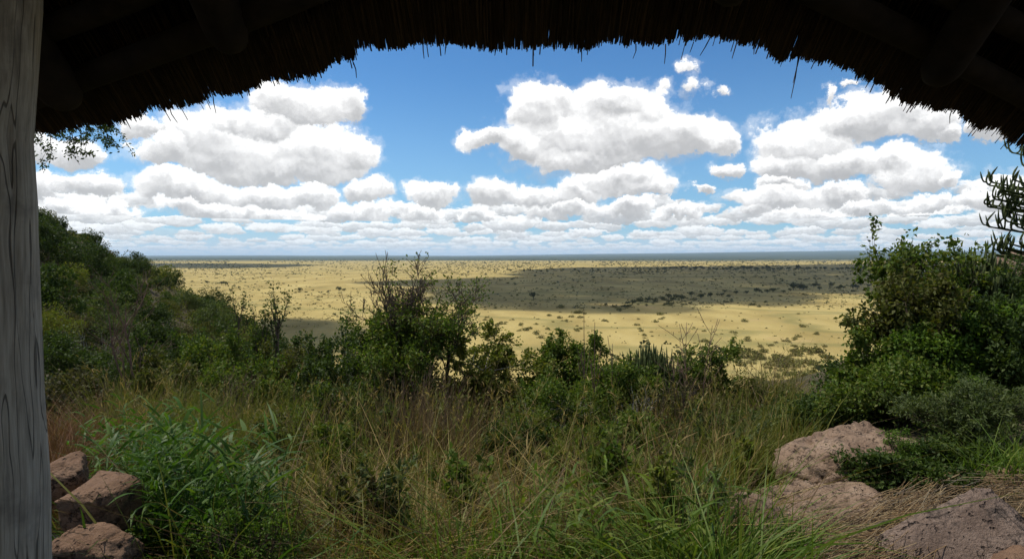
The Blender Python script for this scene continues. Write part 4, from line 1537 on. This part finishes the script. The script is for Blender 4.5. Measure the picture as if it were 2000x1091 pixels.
def build_hill():
    rs = np.random.default_rng(55)
    # named ones on the skyline and near by: (column, distance, radius, crown kind, label)
    named = [
        (92, 60, 2.6, 1, 'dark rounded tree at the top of the left skyline next to the post'),
        (150, 64, 2.2, 0, 'dark tree on the left skyline just below the topmost one'),
        (186, 68, 1.9, 7, 'tree with a ragged top sticking out of the left skyline'),
        (222, 80, 1.9, 2, 'rounded green tree on the lower left skyline against the plain'),
        (260, 84, 1.8, 1, 'small dark tree on the left slope where the skyline meets the plain'),
        (130, 44, 1.7, 5, 'yellow-green bush halfway up the left slope'),
        (100, 30, 1.5, 5, 'bright yellow-green bush beside the post on the left slope'),
        (110, 40, 1.8, 4, 'brownish thin-leaved bush on the left slope beside the post'),
        (205, 36, 2.0, 6, 'grey-green broad-leaved tree in the middle of the left slope'),
        (300, 42, 1.9, 1, 'dark blue-green bush behind the bare sapling'),
        (330, 66, 1.6, 3, 'olive bush low on the left slope at the edge of the plain'),
        (405, 60, 1.5, 3, 'olive bush at the foot of the slope left of the slender pair'),
    ]
    for (px, d, r, k, lab) in named:
        hill_tree('hillside_tree', lab, (px - 1000) / F * d, d, r, k, rs, 0.6, 'trees on the left slope')
    # the rest of the wood: nothing tells these apart
    n = 0
    tries = 0
    placed = [((px - 1000) / F * d, d, r) for (px, d, r, k, l) in named]
    while n < 190 and tries < 6000:
        tries += 1
        u = rs.uniform(-0.80, -0.30)
        d = rs.uniform(14, 112)
        x = u * d
        z = float(terrain(x, d))
        v = z / d
        if z < -62 or v < -0.36:
            continue
        r = (0.9 + 1.9 * rs.random() ** 1.6) * (0.55 + 0.45 * min(1, d / 45))
        if any((x - a) ** 2 + (d - b) ** 2 < (0.55 * (r + c)) ** 2 for a, b, c in placed):
            continue
        if d < 20 and u > -0.42:
            continue
        placed.append((x, d, r))
        k = int(rs.choice(8, p=[.19, .19, .15, .16, .09, .06, .06, .10]))
        hill_tree('hillside_tree', HILL_LABELS[k] % ('high' if v > -0.09 else 'low'), x, d, r, k, rs, rs.uniform(.35, .6), 'trees on the left slope')
        n += 1
    # taller scrub carries on past the post
    for _ in range(26):
        u = rs.uniform(-1.25, -0.86)
        d = rs.uniform(16, 70)
        k = int(rs.integers(0, 8))
        hill_tree('hillside_tree', 'bushy tree on the slope hidden behind the post', u * d, d, 1.0 + 1.6 * rs.random(), k, rs, rs.uniform(.35, .6), 'trees on the slope behind the post')
    # undergrowth between them
    m = 105000
    d = 12 + 100 * rs.random(m) ** 1.6
    u = rs.uniform(-1.35, -0.12, m)
    x = u * d
    z = terrain(x, d)
    ok = z > -66
    d, x, z = d[ok], x[ok], z[ok]
    P = np.stack([x, d, z + rs.random(len(d)) ** 2 * np.minimum(1.2, 0.35 + d * 0.012)], -1)
    L = (0.06 + 0.0032 * d) * rs.uniform(0.6, 1.3, len(d))
    v, f = leaf_quads(rs, P, unit(rs.normal(0, 1, P.shape) + np.array([0, 0, .7])), L, L * 0.5)
    o = obj('hillside_undergrowth', mesh_np('hillside_undergrowth', v, f, (LEAF['olive'],)))
    tag(o, 'low leafy undergrowth covering the left slope', 'undergrowth', kind='stuff')


build_hill()


# ---------------------------------------------------------------- shrubs and trees dotting the plain
SIL = np.array([(70, 420), (190, 490), (240, 515), (330, 585), (430, 605), (450, 560), (550, 560), (580, 665), (690, 650), (715, 560), (880, 560), (905, 640), (930, 670), (980, 640), (1050, 690),
                (1090, 655), (1180, 685), (1230, 665), (1330, 672), (1420, 690), (1430, 755), (1500, 765), (1560, 780), (1640, 690), (1700, 560), (1740, 520), (1790, 470)], float)


def plain_point(px, py):
    d = -PLAIN_Z * F / (py - HZ)
    return (px - 1000) / F * d, d


def plain_z(x, y):
    return PLAIN_Z + float(sstep(y, 250, 900) * (vnoise(x / 420.0, y / 420.0) - 0.5) * 1.6)


def savanna_bush(seed, leaf, n=210, flat=0.75, lumps=6):
    rs = np.random.default_rng(seed)
    c = rs.normal(0, 0.42, (lumps, 3))
    c[:, 2] = np.abs(c[:, 2]) * 0.6 + 0.2
    k = rs.integers(0, lumps, n)
    dirs = unit(rs.normal(0, 1, (n, 3)))
    P = c[k] + dirs * rs.uniform(0.25, 0.5, (n, 1))
    P[:, 2] = np.abs(P[:, 2]) * flat
    L = 0.24 * rs.uniform(0.6, 1.3, n)
    v, f = leaf_quads(rs, P, unit(dirs + rs.normal(0, .6, (n, 3))), L, L * 0.8)
    return mesh_np('savanna_bush', v, f, (LEAF[leaf],))


def savanna_tree(seed, n=230):
    """flat-topped thorn tree with a short forked trunk"""
    rs = np.random.default_rng(seed)
    c = np.stack([rs.uniform(-.75, .75, 9), rs.uniform(-.75, .75, 9), rs.uniform(.75, 1.15, 9)], -1)
    k = rs.integers(0, 9, n)
    dirs = unit(rs.normal(0, 1, (n, 3)))
    P = c[k] + dirs * rs.uniform(0.15, 0.42, (n, 1)) * np.array([1, 1, .6])
    L = 0.26 * rs.uniform(0.6, 1.3, n)
    v, f = leaf_quads(rs, P, unit(dirs + rs.normal(0, .6, (n, 3))), L, L * 0.8)
    tv, tf = tubes([(0, 0, -.1), (0, 0, .4), (0, 0, .4), (0, 0, .4)], [(0, 0, .4), (.5, .1, .95), (-.45, .2, .95), (.05, -.5, 1.0)], [.09, .06, .06, .06], [.07, .03, .03, .03], 5)
    me = mesh_np('savanna_tree', np.concatenate([v, tv]), np.concatenate([f, tf + len(v)]), (LEAF['savanna_dark'], BARK_DARK), False,
                 np.concatenate([np.zeros(len(f)), np.ones(len(tf))]))
    return me


def build_savanna():
    rs = np.random.default_rng(66)
    bl = [savanna_bush(400 + i, 'savanna', flat=f) for i, f in enumerate((.6, .7, .55, .8))]
    bd = [savanna_bush(410 + i, 'savanna_dark', flat=f) for i, f in enumerate((.7, .9, .8))]
    tr = [savanna_tree(420 + i) for i in range(4)]
    items = []          # (column, row, radius in picture pixels, kind)

    def zone(n, x0, x1, y0, y1, r0, r1, kind, skew=1.0, slope=0.0):
        for _ in range(n):
            for _try in range(4):
                px = rs.uniform(x0, x1)
                py = y0 + (y1 - y0) * rs.random() ** skew + slope * (px - x0)
                if vnoise(px / 55.0 + 5, py / 14.0) > 0.30 + 0.35 * rs.random():
                    break
            items.append((px, py, r0 + (r1 - r0) * rs.random() ** 2, kind))

    zone(150, 1395, 1670, 685, 785, 6, 17, 0)
    zone(40, 1180, 1420, 655, 720, 4, 11, 0)
    zone(75, 890, 1720, 612, 690, 3, 9, 0)
    zone(45, 880, 1300, 600, 660, 3, 8, 0)
    zone(70, 900, 1060, 640, 760, 3, 9, 0)
    zone(230, 290, 700, 535, 625, 1.4, 3.2, 0)
    zone(50, 330, 700, 570, 635, 2.0, 4.2, 0)
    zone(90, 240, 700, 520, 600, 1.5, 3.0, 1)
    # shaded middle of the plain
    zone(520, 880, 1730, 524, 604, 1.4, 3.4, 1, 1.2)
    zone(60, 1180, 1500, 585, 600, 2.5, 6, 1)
    big = []

    def tree(px, py, r):
        big.append((px, py, r))

    for px in np.arange(1285, 1730, 7.5):
        tree(px + rs.normal(0, 3), 527.0 + rs.normal(0, 0.8), rs.uniform(2.6, 5.0))
    for px in np.arange(1000, 1290, 17):
        tree(px + rs.normal(0, 5), 529 + rs.normal(0, 1.2), rs.uniform(1.8, 3.2))
    for t in np.linspace(0, 1, 46):
        px = 1230 + 500 * t
        py = np.interp(px, [1230, 1300, 1440, 1560, 1730], [592, 587, 575, 566, 560])
        tree(px + rs.normal(0, 5), py + rs.normal(0, 2.0), rs.uniform(2.5, 6.5))
    for (px, py, r) in [(1042, 584, 8), (1550, 566, 9), (1568, 566, 8), (1710, 560, 9), (405, 554, 4), (433, 556, 5), (441, 557, 5), (545, 569, 6), (530, 569, 5), (586, 570, 5), (662, 569, 6), (672, 569, 4),
                        (640, 572, 3), (508, 560, 3.5), (1320, 585, 6), (560, 612, 4), (360, 548, 3)]:
        tree(px, py, r)
    sil = lambda px: np.interp(px, SIL[:, 0], SIL[:, 1])
    # individuals: the three hundred that show largest and clear of the foreground
    clear = [it for it in items if it[1] < sil(it[0]) - 4 and it[1] > HZ + 12]
    clear.sort(key=lambda it: -it[2])
    ind, rest = clear[:300], clear[300:]
    rest += [it for it in items if not (it[1] < sil(it[0]) - 4)]
    for (px, py, r, kind) in ind:
        x, d = plain_point(px, py)
        R = r / F * d
        if kind == 0:
            if px > 1380 and py > 680:
                lab, grp = 'olive shrub in the loose thicket on the sunlit plain at lower right', 'shrubs of the lower right thicket'
            elif px > 750:
                lab, grp = 'low round shrub on the sunlit yellow plain right of the dead-topped trees', 'shrubs on the sunlit plain at right'
            else:
                lab, grp = 'small shrub on the sunlit yellow plain left of the dead-topped trees', 'shrubs on the sunlit plain at left'
            me = bl[rs.integers(0, 4)]
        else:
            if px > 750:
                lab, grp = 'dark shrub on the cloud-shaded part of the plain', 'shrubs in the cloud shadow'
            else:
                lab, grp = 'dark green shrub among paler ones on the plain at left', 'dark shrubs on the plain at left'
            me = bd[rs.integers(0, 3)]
        o = obj('savanna_shrub', me, loc=(x, d, plain_z(x, d) - 0.05 * R))
        o.scale = (R, R, R * rs.uniform(.8, 1.15))
        o.rotation_euler = (0, 0, rs.uniform(0, 6.28))
        tag(o, lab, 'shrub', grp)
    for (px, py, r) in big:
        if py > sil(px) - 3:
            continue
        x, d = plain_point(px, py)
        R = r / F * d
        o = obj('savanna_tree', tr[rs.integers(0, 4)], loc=(x, d, plain_z(x, d)))
        o.scale = (R, R, R * rs.uniform(.9, 1.3))
        o.rotation_euler = (0, 0, rs.uniform(0, 6.28))
        if py < 533:
            lab, grp = 'dark tree in the far tree line crossing the shaded plain', 'far tree line on the plain'
        elif px > 1200:
            lab, grp = 'dark tree along the streambed at the near edge of the cloud shadow', 'trees along the streambed'
        elif px > 750:
            lab, grp = 'lone flat-topped thorn tree in the cloud shadow', None
        else:
            lab, grp = 'dark thorn tree standing on the sunlit plain at left', 'thorn trees on the plain at left'
        tag(o, lab, 'tree', grp)
    # everything smaller or farther
    far = []
    for (px, py, r, kind) in rest:
        far.append((px, py, r))
    for _ in range(7000):
        far.append((rs.uniform(200, 1850), HZ + 8 + 28 * rs.random() ** 1.1, rs.uniform(0.4, 1.5)))
    for _ in range(3600):
        far.append((rs.uniform(850, 1850), rs.uniform(512, 603), 0.6 + 1.6 * rs.random() ** 2))
    for _ in range(2800):
        far.append((rs.uniform(200, 900), rs.uniform(515, 640), 0.5 + 1.5 * rs.random() ** 2))
    for _ in range(500):
        far.append((rs.uniform(850, 1750), rs.uniform(605, 760), rs.uniform(0.8, 2.2)))
    far = [q for q in far if vnoise(q[0] / 60.0, q[1] / 9.0) + 0.6 * vnoise(q[0] / 19.0, q[1] / 4.0) > 0.35 + 0.6 * rs.random()]
    V, Fc, n0 = [], [], 0
    for (px, py, r) in far:
        x, d = plain_point(px, py)
        R = r / F * d
        k = 12
        dirs = unit(rs.normal(0, 1, (k, 3)))
        P = dirs * np.array([.7, .7, .5]) * R
        P[:, 2] = np.abs(P[:, 2]) + R * 0.1
        P += np.array([x, d, plain_z(x, d)])
        v, f = leaf_quads(rs, P, unit(dirs + rs.normal(0, .5, (k, 3))), np.full(k, R * 0.9), np.full(k, R * 0.75))
        V.append(v)
        Fc.append(f + n0)
        n0 += len(v)
    o = obj('far_scrub', mesh_np('far_scrub', np.concatenate(V), np.concatenate(Fc), (LEAF['savanna_dark'],)))
    tag(o, 'countless tiny dark shrubs dotting the plain towards the horizon', 'scrub', kind='stuff')


build_savanna()


# ---------------------------------------------------------------- grass
def grass_patch(name, label, mat, n, u0, u1, d0, d1, h0, h1, w0, w1, seed, lean=0.35, bend=0.7, droop=0.1, clump=0.5, segs=4, where=None, skew=1.0, base_off=0.0, jitter=0.05, cat='grass'):
    rs = np.random.default_rng(seed)
    nc = max(1, int(n / 40))
    d = d0 + (d1 - d0) * rs.random(nc) ** skew
    u = rs.uniform(u0, u1, nc)
    cx, cy = u * d, d
    if where is not None:
        ok = where(cx / cy * F + 1000, cy, rs)
        cx, cy = cx[ok], cy[ok]
    k = rs.integers(0, len(cx), n)
    ch = rs.uniform(0.7, 1.15, len(cx))
    x = cx[k] + rs.normal(0, clump * 0.14, n)
    y = cy[k] + rs.normal(0, clump * 0.14, n)
    z = terrain(x, y) - 0.02 + base_off
    base = np.stack([x, y, z], -1)
    h = (h0 + (h1 - h0) * rs.random(n) ** 1.3) * ch[k]
    a = rs.uniform(0, 2 * math.pi, n)
    out = np.stack([x - cx[k], y - cy[k], np.zeros(n)], -1)
    le = unit(out * 0.5 + np.stack([np.cos(a), np.sin(a), np.zeros(n)], -1) * 0.10) * (lean * rs.random(n) ** 1.1 * 1.9)[:, None]
    w = rs.uniform(w0, w1, n)
    v, f = blades(rs, base, h, le, w, np.clip(bend + rs.normal(0, .30, n), 0, 1), segs, np.clip(droop * rs.uniform(0, 2, n), 0, .75))
    o = obj(name, mesh_np(name, v, f, (GRASS[mat],)))
    tag(o, label, cat, kind='stuff')
    return o


def slope_only(px, d, rs):
    """keeps the tall grass off the rocks on both sides"""
    left = (px < 330) & (d < 4.3)
    right = (px > 1430 + 60 * (rs.random(len(px)) - .5)) & (d < 4.4)
    right = right | (px > 1500 + 60 * (rs.random(len(px)) - .5)) & (d < 5.6)
    return ~(left | right)


def patchy(scale, lo, seed):
    def fn(px, d, rs):
        x = (px - 1000) / F * d
        n = vnoise(x * scale + seed * 3.7, d * scale + seed)
        return slope_only(px, d, rs) & (n > lo + rs.normal(0, .06, len(px)))
    return fn


grass_patch('dry_grass', 'tangled straw-coloured dry grass across the slope', 'straw', 9000, -0.62, 0.46, 3.4, 9.5, .25, .85, .003, .008, 501, lean=.95, bend=.5, droop=.22, clump=1.1, where=patchy(.75, .40, 1))
grass_patch('brown_grass', 'dead brown stalks standing among the dry grass', 'brown', 10000, -0.72, 0.47, 3.2, 10.0, .30, .95, .003, .007, 502, lean=.8, bend=.4, droop=.12, clump=1.2, where=patchy(.9, .30, 2))
grass_patch('olive_grass', 'yellowish green grass mixed into the dry grass', 'olive', 9500, -0.70, 0.48, 3.0, 9.5, .25, .85, .004, .011, 503, lean=.7, bend=.6, droop=.2, clump=1.0, where=patchy(.8, .32, 3))
grass_patch('short_grass', 'short dull green grass at the foot of the taller tufts', 'green', 8000, -0.75, 0.46, 2.8, 9.0, .14, .5, .004, .011, 514, lean=.8, bend=.6, droop=.3, clump=1.3, where=slope_only)
grass_patch('brown_thicket', 'dense brown dead stems below the dead-topped trees', 'brown', 2600, -0.24, -0.07, 5.4, 8.0, .6, 1.35, .003, .008, 504, lean=.35, bend=.5, droop=.05, clump=0.9)
grass_patch('brown_thicket', 'grey-brown dead stems right of the euphorbia clump', 'brown', 1500, 0.19, 0.31, 5.6, 8.0, .5, 1.15, .003, .008, 505, lean=.30, bend=.5, droop=.05, clump=0.9)
grass_patch('red_grass', 'rust-red dry grass beside the post', 'red', 4600, -0.80, -0.62, 4.4, 6.6, .45, .85, .003, .006, 506, lean=.70, bend=.7, droop=.2, clump=0.8)
grass_patch('flattened_straw', 'pale flattened straw lying in the middle of the slope', 'straw', 2600, -0.30, -0.10, 3.4, 5.0, .35, .75, .003, .006, 515, lean=1.5, bend=.3, droop=.5, clump=0.9)
grass_patch('green_grass', 'long green grass along the bottom of the picture', 'green', 2300, -0.10, 0.38, 2.6, 4.4, .28, .72, .006, .014, 507, lean=.8, bend=.6, droop=.3, clump=0.9, where=patchy(1.1, .42, 5))
grass_patch('broad_grass', 'dark green grass blades at the foot of the lush cane-like grass', 'deep', 900, -0.63, -0.40, 3.0, 4.6, .2, .55, .010, .020, 508, lean=.9, bend=.6, droop=.4, clump=1.5, segs=5)


def cane_grass(name, label, n, u0, u1, d0, d1, h0, h1, seed, mat='deep'):
    """lush grass: upright stems with long leaves leaving them on alternate sides"""
    rs = np.random.default_rng(seed)
    d = rs.uniform(d0, d1, n)
    u = rs.uniform(u0, u1, n)
    base = np.stack([u * d, d, terrain(u * d, d) - 0.02], -1)
    h = rs.uniform(h0, h1, n)
    a = rs.uniform(0, 2 * math.pi, n)
    le = np.stack([np.cos(a), np.sin(a), np.zeros(n)], -1) * (0.05 + 0.45 * rs.random(n) ** 1.5)[:, None]
    g = Geo()
    g.add(*blades(rs, base, h, le, rs.uniform(.006, .009, n), 0.6, 5, 0.05))
    k = 9
    t = np.linspace(0.12, 0.97, k)[None, :] + rs.normal(0, .03, (n, k))
    P = base[:, None, :] + np.array([0, 0, 1.0]) * (h[:, None] * t)[..., None] + le[:, None, :] * (h[:, None] * (0.4 * t + 0.6 * t * t))[..., None]
    az = a[:, None] + np.arange(k)[None, :] * 2.6 + rs.normal(0, .5, (n, k))
    L = rs.uniform(.14, .34, (n, k)) * (1.1 - 0.4 * np.abs(t - 0.5))
    up = rs.uniform(.25, .8, (n, k))
    lean2 = np.stack([np.cos(az), np.sin(az), np.zeros_like(az)], -1) * (1.0 / np.maximum(up, .3))[..., None] * 0.75
    v, f = blades(rs, P.reshape(-1, 3), (L * up).ravel(), lean2.reshape(-1, 3), rs.uniform(.012, .024, n * k), 0.25, 4, rs.uniform(.1, 1.1, n * k))
    g.add(v, f)
    o = obj(name, g.mesh(name, GRASS[mat]))
    tag(o, label, 'grass', kind='stuff')


cane_grass('cane_grass', 'lush broad-bladed dark green grass beside the rocks at left', 290, -0.62, -0.41, 3.1, 4.4, .35, .85, 550)
cane_grass('cane_grass', 'tall lush green grass behind the rocks at left', 90, -0.71, -0.56, 4.3, 5.4, .5, .95, 551)
cane_grass('cane_grass', 'leafy green grass at the bottom right of centre', 80, 0.02, 0.33, 2.9, 4.6, .3, .65, 552, 'green')
grass_patch('broad_grass', 'green grass tuft before the low pink boulder', 'deep', 380, 0.425, 0.450, 3.3, 3.6, .28, .50, .008, .014, 509, lean=.45, bend=.8, droop=.25, clump=0.5, segs=5)
grass_patch('green_grass', 'sparse green blades in front of the tilted slab', 'deep', 160, 0.58, 0.70, 2.75, 2.95, .18, .34, .004, .008, 510, lean=.25, bend=.7, droop=.1, clump=0.8, segs=4)
grass_patch('green_grass', 'arching green grass at the right edge behind the slab', 'green', 420, 0.74, 0.86, 4.3, 4.8, .30, .5, .006, .012, 511, lean=.6, bend=.85, droop=.35, clump=0.7, segs=5)
grass_patch('tall_green_grass', 'tall green grass mixed with dry stalks right of centre', 'olive', 3000, 0.28, 0.48, 4.4, 7.2, .4, .85, .005, .012, 512, lean=.45, bend=.7, droop=.15, clump=0.8, where=slope_only)
grass_patch('tall_green_grass', 'tall olive grass below the slender shrubs on the left', 'olive', 5200, -0.66, -0.30, 6.0, 10.5, .6, 1.3, .003, .008, 513, lean=.45, bend=.65, droop=.12, clump=0.9)


def seed_grass(name, label, n, u0, u1, d0, d1, h0, h1, seed, mat='straw', where=None):
    """tall culms, each with a loose seed head and a few leaves"""
    rs = np.random.default_rng(seed)
    d = rs.uniform(d0, d1, n)
    u = rs.uniform(u0, u1, n)
    if where is not None:
        ok = where(u * F + 1000, d, rs)
        d, u = d[ok], u[ok]
        n = len(d)
    base = np.stack([u * d, d, terrain(u * d, d) - 0.02], -1)
    h = rs.uniform(h0, h1, n)
    a = rs.uniform(0, 2 * math.pi, n)
    le = np.stack([np.cos(a), np.sin(a), np.zeros(n)], -1) * (0.10 + 0.5 * rs.random(n) ** 2)[:, None]
    g = Geo()
    v, f = blades(rs, base, h, le, rs.uniform(.004, .006, n), 0.6, 6, 0.06)
    g.add(v, f)
    tip = base + np.array([0, 0, 1.0]) * (h * 0.94)[:, None] + le * h[:, None]
    mid = base + np.array([0, 0, 1.0]) * (h * 0.8)[:, None] + le * (h * 0.72)[:, None]
    ax = unit(tip - mid)
    k = 12
    t = rs.uniform(-0.25, 1.0, (n, k))
    P = (mid[:, None, :] + (tip - mid)[:, None, :] * t[..., None]).reshape(-1, 3)
    D = (np.repeat(ax, k, 0) + rs.normal(0, .35, (n * k, 3)))
    L = rs.uniform(.03, .07, n * k)
    g.add(*leaf_quads(rs, P, D, L, L * 0.12, 0.05))
    k = 4
    t = rs.uniform(0.1, 0.65, (n, k))
    P = (base[:, None, :] + (mid - base)[:, None, :] * t[..., None]).reshape(-1, 3)
    D = np.repeat(unit(mid - base), k, 0) + rs.normal(0, .6, (n * k, 3))
    L = rs.uniform(.12, .28, n * k)
    g.add(*leaf_quads(rs, P, D, L, L * 0.05, 0.12))
    o = obj(name, g.mesh(name, GRASS[mat]))
    tag(o, label, 'grass', kind='stuff')


seed_grass('seeding_grass', 'tall straw culms with seed heads above the grass', 420, -0.66, 0.46, 4.2, 9.0, .75, 1.35, 530, 'straw', slope_only)
seed_grass('seeding_grass', 'tall greenish culms with seed heads above the grass', 420, -0.60, 0.48, 4.0, 8.5, .7, 1.25, 531, 'olive', slope_only)


def build_herbs():
    """broad-leaved weeds standing in the grass"""
    rs = np.random.default_rng(540)
    kinds = [('mid', .055, .034, 'leafy green weed'), ('yellow', .05, .028, 'yellow-green weed'), ('grey', .05, .018, 'grey-green narrow-leaved weed'), ('olive', .06, .04, 'olive broad-leaved weed')]
    spots = []
    while len(spots) < 44:
        u = rs.uniform(-0.62, 0.44)
        d = rs.uniform(3.6, 7.5)
        if not slope_only(np.array([u * F + 1000]), np.array([d]), rs)[0] or (u < -0.36 and d < 4.8):
            continue
        if any(abs(u - a) * d < 0.16 and abs(d - b) < 0.35 for a, b in spots):
            continue
        spots.append((u, d))
    done = []
    for i, (u, d) in enumerate(spots):
        lf, L, W, nm = kinds[i % 4]
        side = 'left of centre' if u < -0.25 else ('at centre' if u < 0.08 else 'right of centre')
        hgt = rs.uniform(.35, .75)
        z = float(terrain(u * d, d)) + hgt
        o = plant('weed', '%s in the %s grass %s' % (nm, 'near' if d < 5 else 'farther', side), 'weed', u * F + 1000, HZ - z / d * F, rs.uniform(.25, .5) / d * F, d, lf, BARK, 600 + i, per=7, leafL=L, leafW=W,
              clump=0.012, stems=4, levels=2, kids=(6, 3), spread=0.5, wig=0.12, up=0.12, ratio=0.4, group='weeds in the grass', trunk_r=0.005)
        done.append((u, o))
    # where several would read the same, count them off from the left
    order = ['leftmost', 'second from left', 'third from left', 'fourth from left', 'fifth from left', 'sixth from left', 'seventh from left', 'eighth from left']
    sets = {}
    for u, o in sorted(done, key=lambda q: q[0]):
        sets.setdefault(o['label'], []).append(o)
    for lab, os_ in sets.items():
        if len(os_) > 1:
            for k, o in enumerate(os_):
                o['label'] = ('rightmost ' if k == len(os_) - 1 else order[min(k, 7)] + ' ') + lab


build_herbs()
plant('leafy_herb', 'small bright green herb at the bottom left below the broad grass', 'herb', 470, 985, 170, 2.95, 'bright', BARK, 301, per=10, leafL=0.016, leafW=0.011, clump=0.008,
      stems=10, levels=2, kids=(9, 6), spread=0.8, wig=0.12, up=0.1, ratio=0.42)


def fallen_reeds():
    """thatching reed that has dropped from the roof"""
    rs = np.random.default_rng(520)
    g = Geo()

    def strew(n, px0, px1, d0, d1, ang, sd, h, L0, L1):
        d = rs.uniform(d0, d1, n)
        x = (rs.uniform(px0, px1, n) - 1000) / F * d
        z = terrain(x, d) + 0.01 + h * rs.random(n) ** 1.5
        a = rs.normal(ang, sd, n)
        e = rs.normal(0.03, 0.10, n)
        D = np.stack([np.cos(a) * np.cos(e), np.sin(a) * np.cos(e), np.sin(e)], -1)
        L = rs.uniform(L0, L1, n)[:, None]
        P = np.stack([x, d, z], -1)
        M = P + rs.normal(0, .01, P.shape)
        R = rs.uniform(.0012, .0026, n)
        g.add(*tubes(P - D * L / 2, M, R, R, 3))
        g.add(*tubes(M, P + D * L / 2, R, R, 3))

    strew(1700, 1560, 1830, 3.1, 4.2, math.radians(30), 0.22, 0.20, .25, .8)
    strew(1100, 1700, 2020, 3.4, 4.6, math.radians(15), 0.5, 0.08, .2, .7)
    strew(700, 1540, 1690, 4.3, 4.8, math.radians(5), 0.6, 0.06, .15, .5)
    strew(500, 90, 330, 2.7, 3.4, math.radians(-30), 0.5, 0.08, .2, .6)
    m = leaf_material('fallen reed', [(.17, .105, .05), (.28, .19, .095), (.10, .065, .04), (.36, .27, .15), (.19, .16, .12)], 0.0, 0.5)
    o = obj('fallen_thatch', g.mesh('fallen_thatch', m))
    tag(o, 'orange-brown reeds fallen from the roof onto the rocks', 'reeds', kind='stuff')


fallen_reeds()


# ---------------------------------------------------------------- haze
def build_haze():
    x0, x1, y0, y1, z0, z1 = -71000, 71000, -6500, 73000, -120.0, 560.0
    v = [(x, y, z) for z in (z0, z1) for y in (y0, y1) for x in (x0, x1)]
    f = [(0, 2, 3, 1), (4, 5, 7, 6), (0, 1, 5, 4), (2, 6, 7, 3), (0, 4, 6, 2), (1, 3, 7, 5)]
    m = bpy.data.materials.new('haze')
    m.use_nodes = True
    N = Nodes(m.node_tree)
    N.n.clear()
    out = N.new('ShaderNodeOutputMaterial')
    pv = N.new('ShaderNodeVolumePrincipled')
    pv.inputs['Color'].default_value = (0.60, 0.79, 1.0, 1.0)
    pv.inputs['Density'].default_value = 2.0e-5
    N.l.new(pv.outputs[0], out.inputs['Volume'])
    o = obj('haze', mesh_np('haze', np.array(v, float), np.array(f), (m,)))
    tag(o, 'thin blue haze over the far plain', kind='stuff')


build_haze()
